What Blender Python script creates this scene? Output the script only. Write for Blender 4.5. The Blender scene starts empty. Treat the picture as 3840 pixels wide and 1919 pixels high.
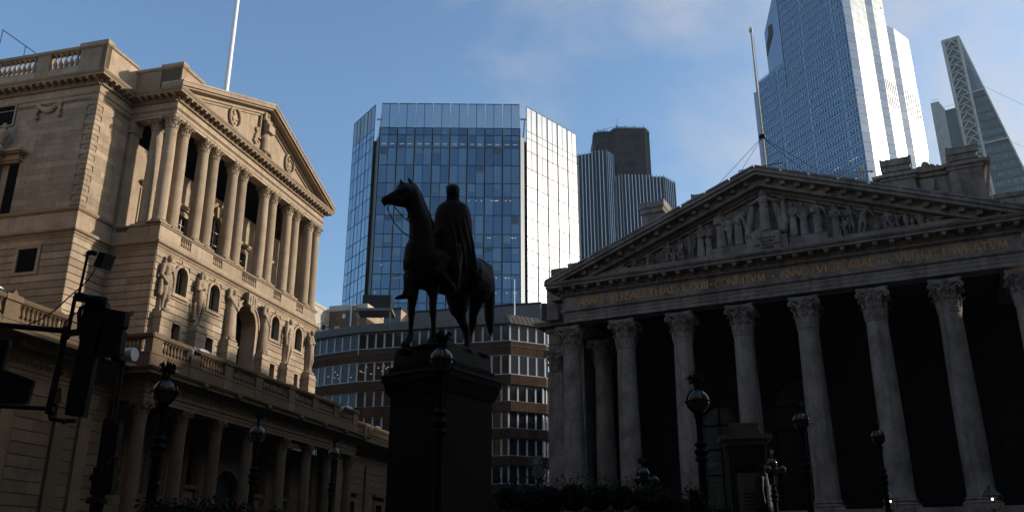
import bpy, bmesh, math, random
from mathutils import Vector, Matrix
random.seed(7)
R = math.radians
SC = bpy.context.scene
COL = SC.collection

# ------------------------------------------------------------------ camera, sky, sun, exposure
SUN_HEAD, SUN_EL = 80.0, 17.0
cam_d = bpy.data.cameras.new('camera'); cam = bpy.data.objects.new('camera', cam_d); COL.objects.link(cam)
cam_d.sensor_width = 36; cam_d.lens = 36 * 3252.7 / 3840
cam_d.clip_start = 0.1; cam_d.clip_end = 4000
cam.location = (0, 0, 1.6); cam.rotation_euler = (R(90 + 19.5), 0, 0)
SC.camera = cam
SC.view_settings.view_transform = 'Standard'; SC.view_settings.look = 'None'
SC.view_settings.exposure = 0.55; SC.view_settings.gamma = 1; SC.view_settings.use_curve_mapping = False
SC.cycles.max_bounces = 8; SC.cycles.diffuse_bounces = 1; SC.cycles.glossy_bounces = 4
SC.cycles.transmission_bounces = 6; SC.cycles.transparent_max_bounces = 12; SC.cycles.volume_bounces = 0
SC.cycles.use_denoising = True; SC.cycles.sample_clamp_indirect = 6; SC.cycles.caustics_reflective = False; SC.cycles.caustics_refractive = False

W = bpy.data.worlds.new('World'); SC.world = W; W.use_nodes = True
nt = W.node_tree; nt.nodes.clear()
def N(t, typ, **kw):
    n = t.nodes.new(typ)
    for k, v in kw.items():
        if k in n.inputs: n.inputs[k].default_value = v
        else: setattr(n, k, v)
    return n
def math_(t, op, a, b=None, clamp=False):
    n = t.nodes.new('ShaderNodeMath'); n.operation = op; n.use_clamp = clamp
    for i, x in enumerate((a, b)):
        if x is None: continue
        if isinstance(x, (int, float)): n.inputs[i].default_value = x
        else: t.links.new(x, n.inputs[i])
    return n.outputs[0]
def ramp(t, fac, stops):
    n = t.nodes.new('ShaderNodeValToRGB'); e = n.color_ramp.elements
    while len(e) > 1: e.remove(e[-1])
    for i, (p, c) in enumerate(stops):
        c = (c, c, c, 1) if isinstance(c, (int, float)) else (*c, 1)
        if i == 0: e[0].position = p; e[0].color = c
        else: q = e.new(p); q.color = c
    t.links.new(fac, n.inputs[0]); return n.outputs[0]
def mixc(t, fac, a, b, mode='MIX'):
    n = t.nodes.new('ShaderNodeMix'); n.data_type = 'RGBA'; n.blend_type = mode
    for s, x in ((n.inputs[0], fac), (n.inputs[6], a), (n.inputs[7], b)):
        if isinstance(x, (int, float)): s.default_value = x
        elif isinstance(x, tuple): s.default_value = (*x, 1) if len(x) == 3 else x
        else: t.links.new(x, s)
    return n.outputs[2]
sky = N(nt, 'ShaderNodeTexSky', sky_type='NISHITA', sun_disc=False, sun_elevation=R(SUN_EL), sun_rotation=R(SUN_HEAD),
        altitude=30, air_density=1.0, dust_density=1.6, ozone_density=1.6)
tc = N(nt, 'ShaderNodeTexCoord')
mp = N(nt, 'ShaderNodeMapping'); mp.inputs['Scale'].default_value = (1, 1, 1.6); mp.inputs['Location'].default_value = (1.3555, 5.7137, 3.4722); nt.links.new(tc.outputs['Generated'], mp.inputs[0])
n1 = N(nt, 'ShaderNodeTexNoise', Scale=3.6, Detail=12.0, Roughness=0.58, Distortion=0.25); nt.links.new(mp.outputs[0], n1.inputs['Vector'])
n2 = N(nt, 'ShaderNodeTexNoise', Scale=1.3, Detail=3.0, Roughness=0.5); nt.links.new(mp.outputs[0], n2.inputs['Vector'])
sp = N(nt, 'ShaderNodeSeparateXYZ'); nt.links.new(tc.outputs['Generated'], sp.inputs[0])
CL_OFF = 0.0
cl = math_(nt, 'ADD', math_(nt, 'MULTIPLY', n1.outputs[0], 0.62), math_(nt, 'MULTIPLY', n2.outputs[0], 0.38))
cl = math_(nt, 'ADD', cl, math_(nt, 'MULTIPLY', sp.outputs[0], 0.26))       # thicker towards the sun side
cld = ramp(nt, cl, [(0.0, 0.0), (0.52, 0.0), (0.6, 0.22), (0.7, 0.62), (0.9, 0.85)])
sgain = mixc(nt, 1.0, sky.outputs[0], (0.79, 0.95, 1.05), 'MULTIPLY')
SKY_OUT = mixc(nt, cld, sgain, (3.1, 3.05, 3.15))
bg = N(nt, 'ShaderNodeBackground'); bg.inputs['Strength'].default_value = 0.15
nt.links.new(SKY_OUT, bg.inputs[0])
wo = N(nt, 'ShaderNodeOutputWorld'); nt.links.new(bg.outputs[0], wo.inputs[0])

def hd(a): return Vector((math.sin(R(a)), math.cos(R(a)), 0))
sun_d = bpy.data.lights.new('sun', 'SUN'); sun = bpy.data.objects.new('sun', sun_d); COL.objects.link(sun)
sun_d.energy = 3.5; sun_d.angle = R(2.0); sun_d.color = (1.0, 0.92, 0.82)
sdir = hd(SUN_HEAD) * math.cos(R(SUN_EL)) + Vector((0, 0, math.sin(R(SUN_EL))))
sun.rotation_euler = sdir.to_track_quat('Z', 'Y').to_euler()

# ------------------------------------------------------------------ materials
def newmat(name):
    m = bpy.data.materials.new(name); m.use_nodes = True; t = m.node_tree; t.nodes.clear()
    b = t.nodes.new('ShaderNodeBsdfPrincipled'); o = t.nodes.new('ShaderNodeOutputMaterial'); t.links.new(b.outputs[0], o.inputs[0])
    return m, t, b, o
def stone(name, col, var=0.22, stain=0.5, stain_col=None, bump=0.25, rough=0.88, fine=9.0):
    m, t, b, o = newmat(name)
    g = N(t, 'ShaderNodeNewGeometry'); oi = N(t, 'ShaderNodeObjectInfo')
    r = math_(t, 'FRACT', math_(t, 'ADD', g.outputs['Random Per Island'], oi.outputs['Random']))
    tone = math_(t, 'ADD', math_(t, 'MULTIPLY', r, var), 1 - var * 0.5)
    na = N(t, 'ShaderNodeTexNoise', Scale=0.7, Detail=9.0, Roughness=0.7); t.links.new(g.outputs['Position'], na.inputs['Vector'])
    nf = N(t, 'ShaderNodeTexNoise', Scale=fine, Detail=5.0, Roughness=0.65); t.links.new(g.outputs['Position'], nf.inputs['Vector'])
    mpp = N(t, 'ShaderNodeMapping'); mpp.inputs['Scale'].default_value = (3.0, 3.0, 0.22); t.links.new(g.outputs['Position'], mpp.inputs[0])
    ns = N(t, 'ShaderNodeTexNoise', Scale=1.0, Detail=5.0, Roughness=0.6); t.links.new(mpp.outputs[0], ns.inputs['Vector'])
    c0 = mixc(t, 1.0, col, tone, 'MULTIPLY')
    c1 = mixc(t, math_(t, 'MULTIPLY', ramp(t, na.outputs[0], [(0.42, 0.0), (0.7, 1.0)]), stain), c0, stain_col or tuple(c * 0.42 for c in col))
    c2 = mixc(t, math_(t, 'MULTIPLY', ramp(t, ns.outputs[0], [(0.5, 0.0), (0.72, 1.0)]), stain * 0.8), c1, stain_col or tuple(c * 0.36 for c in col))
    c3 = mixc(t, 0.35, c2, nf.outputs[0], 'SOFT_LIGHT')
    t.links.new(c3, b.inputs['Base Color']); b.inputs['Roughness'].default_value = rough; b.inputs['Specular IOR Level'].default_value = 0.12
    bp = N(t, 'ShaderNodeBump', Strength=bump, Distance=0.03); t.links.new(nf.outputs[0], bp.inputs['Height']); t.links.new(bp.outputs[0], b.inputs['Normal'])
    return m
def plain(name, col, rough=0.5, metal=0.0, var=0.15, scale=6.0, bump=0.0, spec=0.5):
    m, t, b, o = newmat(name)
    g = N(t, 'ShaderNodeNewGeometry')
    nf = N(t, 'ShaderNodeTexNoise', Scale=scale, Detail=4.0); t.links.new(g.outputs['Position'], nf.inputs['Vector'])
    t.links.new(mixc(t, 1.0, col, ramp(t, nf.outputs[0], [(0.3, 1 - var), (0.7, 1 + var)]), 'MULTIPLY'), b.inputs['Base Color'])
    t.links.new(ramp(t, nf.outputs[0], [(0.3, max(0, rough - 0.08)), (0.7, min(1, rough + 0.08))]), b.inputs['Roughness'])
    b.inputs['Metallic'].default_value = metal; b.inputs['Specular IOR Level'].default_value = spec
    if bump:
        bp = N(t, 'ShaderNodeBump', Strength=bump, Distance=0.02); t.links.new(nf.outputs[0], bp.inputs['Height']); t.links.new(bp.outputs[0], b.inputs['Normal'])
    return m
def glass(name, dark, light, refl=(0.5, 0.6, 0.7), metal=0.35, rough=0.06, share=0.45, wob=0.02, transp=0.0):
    """reflective coated glazing; per-pane tone picks a blind or a dark room behind"""
    m, t, b, o = newmat(name)
    g = N(t, 'ShaderNodeNewGeometry'); oi = N(t, 'ShaderNodeObjectInfo')
    r = math_(t, 'FRACT', math_(t, 'ADD', g.outputs['Random Per Island'], oi.outputs['Random']))
    f = ramp(t, r, [(0.0, 0.0), (max(0.001, share - 0.02), 0.25), (share + 0.02, 0.8), (1.0, 1.0)])
    t.links.new(mixc(t, f, dark, light), b.inputs['Base Color'])
    b.inputs['Metallic'].default_value = 0.0; b.inputs['Roughness'].default_value = 0.5
    nf = N(t, 'ShaderNodeTexNoise', Scale=0.35, Detail=2.0); t.links.new(g.outputs['Position'], nf.inputs['Vector'])
    bp = N(t, 'ShaderNodeBump', Strength=wob, Distance=1.0); t.links.new(nf.outputs[0], bp.inputs['Height'])
    gl = N(t, 'ShaderNodeBsdfGlossy', Roughness=rough); t.links.new(mixc(t, 1.0, refl, ramp(t, math_(t, 'FRACT', math_(t, 'MULTIPLY', r, 7.31)), [(0.0, 0.66), (0.5, 0.95), (1.0, 1.0)]), 'MULTIPLY'), gl.inputs['Color']); t.links.new(bp.outputs[0], gl.inputs['Normal'])
    lw = N(t, 'ShaderNodeFresnel', IOR=1.6)
    fac = math_(t, 'ADD', math_(t, 'MULTIPLY', lw.outputs[0], 0.9), metal, clamp=True)
    mx = N(t, 'ShaderNodeMixShader'); t.links.new(fac, mx.inputs[0]); t.links.new(b.outputs[0], mx.inputs[1]); t.links.new(gl.outputs[0], mx.inputs[2])
    out = mx.outputs[0]
    if transp:
        tr = N(t, 'ShaderNodeBsdfTransparent'); tr.inputs[0].default_value = (0.86, 0.93, 0.96, 1)
        m2 = N(t, 'ShaderNodeMixShader'); m2.inputs[0].default_value = transp
        t.links.new(out, m2.inputs[1]); t.links.new(tr.outputs[0], m2.inputs[2]); out = m2.outputs[0]
    t.links.new(out, o.inputs[0])
    return m
def emit(name, col, s):
    m, t, b, o = newmat(name); e = N(t, 'ShaderNodeEmission', Strength=s); e.inputs[0].default_value = (*col, 1); t.links.new(e.outputs[0], o.inputs[0]); return m

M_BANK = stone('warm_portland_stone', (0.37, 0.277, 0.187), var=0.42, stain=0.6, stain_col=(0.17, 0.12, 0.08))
M_SCR = stone('darkened_portland_stone', (0.16, 0.107, 0.063), var=0.4, stain=0.7, stain_col=(0.09, 0.068, 0.05))  # bank stone darkened: street-level shade put into the base colour
M_CAN = stone('warm_bounce_stone', (0.5, 0.35, 0.2), var=0.1, stain=0.2)  # pale warm tone chosen so the unseen buildings bounce light
M_RE = stone('grey_portland_stone', (0.28, 0.238, 0.2), var=0.2, stain=0.9, stain_col=(0.085, 0.068, 0.055), bump=0.2)
M_REDK = stone('near_black_stone', (0.013, 0.0115, 0.01), var=0.2, stain=0.6)  # near-black puts the portico interiors' deep shade into the colour
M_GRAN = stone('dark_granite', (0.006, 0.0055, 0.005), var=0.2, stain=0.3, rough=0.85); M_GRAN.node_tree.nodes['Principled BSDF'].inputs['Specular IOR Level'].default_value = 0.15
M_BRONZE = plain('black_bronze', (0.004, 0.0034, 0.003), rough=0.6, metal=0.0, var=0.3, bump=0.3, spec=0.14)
M_IRON = plain('black_cast_iron', (0.004, 0.004, 0.004), rough=0.7, var=0.2, spec=0.08)
M_GOLD = plain('dull_gilding', (0.5, 0.27, 0.08), rough=0.6, metal=0.0, var=0.25)
M_WHITE = plain('white_paint', (0.78, 0.78, 0.76), rough=0.4, var=0.06)
M_BUFF = plain('weathered_buff_paint', (0.5, 0.4, 0.3), rough=0.5, var=0.2)
M_ALU = plain('grey_aluminium', (0.42, 0.44, 0.46), rough=0.35, metal=0.4, var=0.1)
M_DKM = plain('black_metal', (0.008, 0.008, 0.009), rough=0.6, spec=0.2)
M_DARK = plain('unlit_window_glass', (0.009, 0.009, 0.01), rough=0.15, var=0.1, spec=0.2)
M_VOID = plain('dark_interior_and_shade', (0.006, 0.0055, 0.005), rough=0.9, spec=0.05)  # near-black for dark rooms and for panels standing in for shade
M_ASPH = stone('asphalt', (0.05, 0.05, 0.052), var=0.05, stain=0.3, fine=30, bump=0.4)
M_PAVE = stone('york_stone_paving', (0.2, 0.185, 0.165), var=0.3, stain=0.4)
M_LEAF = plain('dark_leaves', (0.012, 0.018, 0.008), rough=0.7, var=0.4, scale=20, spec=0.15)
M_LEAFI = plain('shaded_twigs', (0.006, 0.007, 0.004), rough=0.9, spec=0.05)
M_BARK = plain('bark', (0.05, 0.04, 0.03), rough=0.9)
M_LEAD = stone('weathered_lead_roof', (0.12, 0.098, 0.08), var=0.6, stain=0.6, stain_col=(0.06, 0.05, 0.045), rough=0.5)
M_BRZP = stone('brown_bronze_cladding', (0.062, 0.036, 0.02), var=0.5, stain=0.5, rough=0.9)
M_SLATE = stone('roof_slate', (0.09, 0.085, 0.085), var=0.4, stain=0.3)

# ------------------------------------------------------------------ mesh helpers
class MB:
    def __init__(s): s.v = []; s.f = []; s.s = []
    def add(s, vs, fs, smooth=False, M=None):
        b = len(s.v)
        s.v += [tuple(M @ Vector(p)) for p in vs] if M is not None else [tuple(p) for p in vs]
        s.f += [tuple(b + i for i in f) for f in fs]; s.s += [smooth] * len(fs); return s
    def merge(s, o, M=None):
        b = len(s.v); s.v += [tuple(M @ Vector(p)) for p in o.v] if M is not None else o.v
        s.f += [tuple(b + i for i in f) for f in o.f]; s.s += o.s; return s
    def box(s, x0, x1, y0, y1, z0, z1, M=None):
        if x0 > x1: x0, x1 = x1, x0
        if y0 > y1: y0, y1 = y1, y0
        if z0 > z1: z0, z1 = z1, z0
        return s.add([(x0,y0,z0),(x1,y0,z0),(x1,y1,z0),(x0,y1,z0),(x0,y0,z1),(x1,y0,z1),(x1,y1,z1),(x0,y1,z1)],
              [(0,3,2,1),(4,5,6,7),(0,1,5,4),(1,2,6,5),(2,3,7,6),(3,0,4,7)], M=M)
    def prism(s, pts, ax, a, b, M=None):
        n = len(pts)
        if ax == 'y': f = lambda p, q: (p[0], q, p[1])
        elif ax == 'z': f = lambda p, q: (p[0], p[1], q)
        else: f = lambda p, q: (q, p[0], p[1])
        vs = [f(p, a) for p in pts] + [f(p, b) for p in pts]
        return s.add(vs, [tuple(range(n)), tuple(range(2*n-1, n-1, -1))] + [(i, i+n, (i+1) % n+n, (i+1) % n) for i in range(n)], M=M)
    def beam(s, p0, p1, w, h, up=(0, 0, 1)):
        p0, p1 = Vector(p0), Vector(p1); d = (p1-p0).normalized(); u = Vector(up)
        if abs(d.dot(u)) > 0.99: u = Vector((0, 1, 0))
        a = d.cross(u).normalized()*w/2; b = a.cross(d).normalized()*h/2
        vs = [p+i*a+j*b for p in (p0, p1) for i, j in ((-1,-1),(1,-1),(1,1),(-1,1))]
        return s.add(vs, [(0,1,2,3),(7,6,5,4),(0,4,5,1),(1,5,6,2),(2,6,7,3),(3,7,4,0)])
    def tube(s, pts, rr, n=10, smooth=True, close=True):
        pts = [Vector(p) for p in pts]
        if isinstance(rr, (int, float)): rr = [rr]*len(pts)
        vs = []; prev = None
        for i, p in enumerate(pts):
            d = (pts[min(i+1, len(pts)-1)]-pts[max(i-1, 0)]).normalized()
            a = (prev - d*prev.dot(d)) if prev is not None else d.cross(Vector((0, 0, 1)) if abs(d.z) < 0.9 else Vector((1, 0, 0)))
            a.normalize(); prev = a; b = d.cross(a)
            vs += [p+rr[i]*(math.cos(t)*a+math.sin(t)*b) for t in (2*math.pi*k/n for k in range(n))]
        m = len(pts)
        s.add(vs, [(i*n+k, i*n+(k+1) % n, (i+1)*n+(k+1) % n, (i+1)*n+k) for i in range(m-1) for k in range(n)], smooth)
        if close: s.add(vs, [tuple(range(n-1, -1, -1)), tuple(range((m-1)*n, m*n))])
        return s
    def lathe(s, cx, cy, prof, n=24, z=0, flute=0, fl0=0, fl1=1e9, smooth=True, M=None):
        vs = []
        for r, h in prof:
            for k in range(n):
                t = 2*math.pi*k/n; q = r
                if flute and fl0 <= h <= fl1: q = r*(1-0.075*abs(math.sin(t*flute/2))**0.6) if False else r*(1-0.07*(1-abs(math.cos(t*flute/2))**1.6))
                vs.append((cx+q*math.cos(t), cy+q*math.sin(t), z+h))
        m = len(prof)
        return s.add(vs, [(i*n+k, i*n+(k+1) % n, (i+1)*n+(k+1) % n, (i+1)*n+k) for i in range(m-1) for k in range(n)]
              + [tuple(range(n-1, -1, -1)), tuple(range((m-1)*n, m*n))], smooth, M=M)
    def ball(s, c, r, n=14, m=8, M=None):
        if isinstance(r, (int, float)): r = (r, r, r)
        vs = [(c[0], c[1], c[2]-r[2])]
        for i in range(1, m):
            a = math.pi*i/m
            vs += [(c[0]+r[0]*math.sin(a)*math.cos(2*math.pi*k/n), c[1]+r[1]*math.sin(a)*math.sin(2*math.pi*k/n), c[2]-r[2]*math.cos(a)) for k in range(n)]
        vs.append((c[0], c[1], c[2]+r[2])); e = len(vs)-1
        fs = [(0, 1+(k+1) % n, 1+k) for k in range(n)] + [(1+i*n+k, 1+i*n+(k+1) % n, 1+(i+1)*n+(k+1) % n, 1+(i+1)*n+k) for i in range(m-2) for k in range(n)]
        fs += [(1+(m-2)*n+k, 1+(m-2)*n+(k+1) % n, e) for k in range(n)]
        return s.add(vs, fs, True, M=M)
    def sweep(s, path, prof, depth=0.25, closed=False):
        """moulding along a plan path; outward is to the right of travel; prof = (out, z) from bottom to top"""
        P = [Vector((p[0], p[1])) for p in path]; n = len(P); ring = [(-depth, prof[0][1])] + list(prof) + [(-depth, prof[-1][1])]; k = len(ring); vs = []
        for i in range(n):
            d0 = (P[i]-P[i-1]).normalized() if i else (P[1]-P[0]).normalized(); d1 = (P[i+1]-P[i]).normalized() if i < n-1 else (P[-1]-P[-2]).normalized()
            n0 = Vector((d0.y, -d0.x)); n1 = Vector((d1.y, -d1.x)); m = (n0+n1).normalized(); c = max(0.25, m.dot(n0))
            for o, z in ring: q = P[i]+m*(o/c); vs.append((q.x, q.y, z))
        fs = [(i*k+j, i*k+(j+1) % k, (i+1)*k+(j+1) % k, (i+1)*k+j) for i in range(n-1) for j in range(k)]
        return s.add(vs, fs + [tuple(range(k)), tuple(range(n*k-1, (n-1)*k-1, -1))])
    def mesh(s, name, mat=None, off=(0, 0, 0)):
        me = bpy.data.meshes.new(name)
        me.from_pydata([(v[0]-off[0], v[1]-off[1], v[2]-off[2]) for v in s.v], [], s.f)
        if any(s.s):
            me.polygons.foreach_set('use_smooth', s.s); me.set_sharp_from_angle(angle=R(40))
        if mat:
            me.materials.append(mat)
            if 'glass' in mat.name:      # fresnel needs outward faces
                bm = bmesh.new(); bm.from_mesh(me); bmesh.ops.recalc_face_normals(bm, faces=bm.faces); bm.to_mesh(me); bm.free()
        me.update(); return me

class Frame:
    def __init__(s, heading, o=(0, 0)): s.M = Matrix.Translation((o[0], o[1], 0)) @ Matrix.Rotation(R(90-heading), 4, 'Z')
FB, FR, FW = Frame(14.6), Frame(116.8), Frame(90)

def setp(o, label=None, cat=None, group=None, kind=None):
    if label: o['label'] = label
    if cat: o['category'] = cat
    if group: o['group'] = group
    if kind: o['kind'] = kind
def link(name, data, parent=None):
    o = bpy.data.objects.new(name, data); COL.objects.link(o)
    if parent is not None: o.parent = parent
    return o
class Thing:
    def __init__(s, name, label, cat, fr=FW, base=(0, 0, 0), group=None, kind=None):
        s.b = base; s.e = link(name, None); s.e.matrix_world = fr.M @ Matrix.Translation(base); s.e.empty_display_size = 0.5
        setp(s.e, label, cat, group, kind)
    def part(s, name, mb, mat, parent=None, label=None, stuff=False):
        o = link(name, mb.mesh(name, mat, s.b), parent or s.e)
        if label: o['label'] = label
        if stuff: o['kind'] = 'stuff'
        return o
    def inst(s, name, me, pos, rot=0, scale=1, parent=None, subs=()):
        o = link(name, me, parent or s.e); o.location = tuple(pos[i]-(0 if parent is not None else s.b[i]) for i in range(3)); o.rotation_euler = (0, 0, rot)
        if scale != 1: o.scale = (scale,)*3 if isinstance(scale, (int, float)) else scale
        for nm, m2, loc in subs: c = link(nm, m2, o); c.location = loc
        return o
def solo(name, mb, mat, label, cat, fr=FW, base=(0, 0, 0), group=None, kind=None):
    o = link(name, mb.mesh(name, mat, base)); o.matrix_world = fr.M @ Matrix.Translation(base); setp(o, label, cat, group, kind); return o

UNIT = {}
def unit_box(mat):
    if mat.name not in UNIT: UNIT[mat.name] = MB().box(0, 1, 0, 1, 0, 1).mesh('stone_block', mat)
    return UNIT[mat.name]
CNT = {}
def stones(T, side, c, a0, a1, z0, z1, ch, bl, mat, name='stone', out=0.05, gz=0.03, ga=0.012, holes=(), limit=300, thick=0.2, off=0.5, stuff_mb=None, sign=-1):
    """ashlar courses on a vertical face. side 'f': y=c faces -y, a = x; side 's': x=c faces sign*x, a = y"""
    nc = max(1, round((z1-z0)/ch)); h = (z1-z0)/nc; mb = stuff_mb if stuff_mb is not None else MB(); rnd = random.Random(int(abs(c*37+a0*11+z0*5)))
    for i in range(nc):
        cz0, cz1 = z0+i*h, z0+(i+1)*h; br = {a0, a1}
        hs = [q for q in holes if q[2] < cz1-0.01 and q[3] > cz0+0.01]
        for q in hs: br |= {max(a0, min(a1, q[0])), max(a0, min(a1, q[1]))}
        br = sorted(br)
        for b0, b1 in zip(br, br[1:]):
            if b1-b0 < 0.04: continue
            zr = [(cz0, cz1)]; mid = (b0+b1)/2
            for q in hs:
                if q[0] < mid < q[1]:
                    nz = []
                    for p, r_ in zr:
                        if q[2] > p: nz.append((p, min(r_, q[2])))
                        if q[3] < r_: nz.append((max(p, q[3]), r_))
                    zr = [z for z in nz if z[1]-z[0] > 0.05]
            if not zr: continue
            nb = max(1, round((b1-b0)/bl)); w = (b1-b0)/nb; cuts = [b0]+[b0+w*(k+(off*(0.5 if i % 2 else -0.0) if nb > 1 else 0)+rnd.uniform(-.12, .12)*(nb > 1)) for k in range(1, nb)]+[b1]
            for k in range(nb):
                for p, r_ in zr:
                    A0, A1 = cuts[k]+ga/2, cuts[k+1]-ga/2; Z0, Z1 = p+gz/2, r_-gz/2; o = out+rnd.uniform(-.004, .004)
                    bx = (A0, A1, c-o, c+thick, Z0, Z1) if side == 'f' else ((c-o, c+thick, A0, A1, Z0, Z1) if sign < 0 else (c-thick, c+o, A0, A1, Z0, Z1))
                    key = (T.e.name, name)
                    if stuff_mb is None and CNT.get(key, 0) < limit:
                        CNT[key] = CNT.get(key, 0)+1
                        T.inst(name, unit_box(mat), (bx[0], bx[2], bx[4]), scale=(bx[1]-bx[0], bx[3]-bx[2], bx[5]-bx[4]))
                    else: mb.box(*bx)
    if stuff_mb is None and mb.v: T.part(name+'_courses', mb, mat, stuff=True)
    return mb
def arch_fill(mb, x0, x1, z0, z1, cx, zs, r, y0, y1, n=12):
    """solid wall piece x0..x1, z0..z1 with a round-headed opening (spring zs, radius r) cut out; opening below zs is open"""
    pts = [(cx-r, z0)] + [(cx-r*math.cos(math.pi*i/n), zs+r*math.sin(math.pi*i/n)) for i in range(n+1)] + [(cx+r, z0)]
    for a, b in zip(pts, pts[1:]):
        if b[0]-a[0] > 1e-4: mb.prism([(a[0], a[1]), (b[0], b[1]), (b[0], z1), (a[0], z1)], 'y', y0, y1)
    if cx-r > x0+1e-3: mb.box(x0, cx-r, y0, y1, z0, z1)
    if cx+r < x1-1e-3: mb.box(cx+r, x1, y0, y1, z0, z1)
    return mb
def arch_band(mb, cx, zs, r0, r1, y0, y1, n=12, z0=None):
    for i in range(n):
        a, b = math.pi*i/n, math.pi*(i+1)/n
        mb.prism([(cx-r0*math.cos(a), zs+r0*math.sin(a)), (cx-r1*math.cos(a), zs+r1*math.sin(a)), (cx-r1*math.cos(b), zs+r1*math.sin(b)), (cx-r0*math.cos(b), zs+r0*math.sin(b))], 'y', y0, y1)
    if z0 is not None: mb.box(cx-r1, cx-r0, y0, y1, z0, zs); mb.box(cx+r0, cx+r1, y0, y1, z0, zs)
    return mb
def frame_rect(mb, side, c, a0, a1, z0, z1, w, out, thick=0.1, sign=-1):
    for b in ((a0-w, a1+w, z1, z1+w), (a0-w, a1+w, z0-w, z0), (a0-w, a0, z0, z1), (a1, a1+w, z0, z1)):
        if side == 'f': mb.box(b[0], b[1], c-out, c+thick, b[2], b[3])
        else: mb.box(c+sign*out, c-sign*thick, b[0], b[1], b[2], b[3])
    return mb

def blob(name, parts, voxel, mat, smooth=4, off=(0, 0, 0)):
    """one continuous sculpted surface from overlapping tapered capsules ('c') and ellipsoids ('e') or raw MBs"""
    mb = MB()
    for p in parts:
        if isinstance(p, MB): mb.merge(p); continue
        if p[0] == 'c':
            _, a, ra, b, rb = p; a, b = Vector(a), Vector(b); d = b-a; L = max(d.length, 1e-4); q = Vector((0, 0, 1)).rotation_difference(d).to_matrix().to_4x4(); M = Matrix.Translation(a) @ q
            pr = [(ra*math.sin(t), -ra*math.cos(t)) for t in (0.15, 0.7, 1.2)] + [(ra, 0), (rb, L)] + [(rb*math.cos(t), L+rb*math.sin(t)) for t in (0.4, 0.9, 1.42)]
            mb.lathe(0, 0, pr, 16, M=M)
        else:
            _, c, r, *rest = p; M = Matrix.Translation(Vector(c)) @ (Matrix.Rotation(rest[0], 4, rest[1] if len(rest) > 1 else 'Z') if rest else Matrix())
            mb.ball((0, 0, 0), r, 20, 12, M=M)
    me0 = mb.mesh('tmp', None, off); o = bpy.data.objects.new('tmp', me0); COL.objects.link(o)
    r = o.modifiers.new('r', 'REMESH'); r.mode = 'VOXEL'; r.voxel_size = voxel; r.use_smooth_shade = True
    if smooth: s = o.modifiers.new('s', 'SMOOTH'); s.iterations = smooth; s.factor = 0.5
    bpy.context.view_layer.update(); dg = bpy.context.evaluated_depsgraph_get()
    me = bpy.data.meshes.new_from_object(o.evaluated_get(dg)); me.name = name; me.materials.clear(); me.materials.append(mat)
    bpy.data.objects.remove(o); bpy.data.meshes.remove(me0)
    return me

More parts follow.
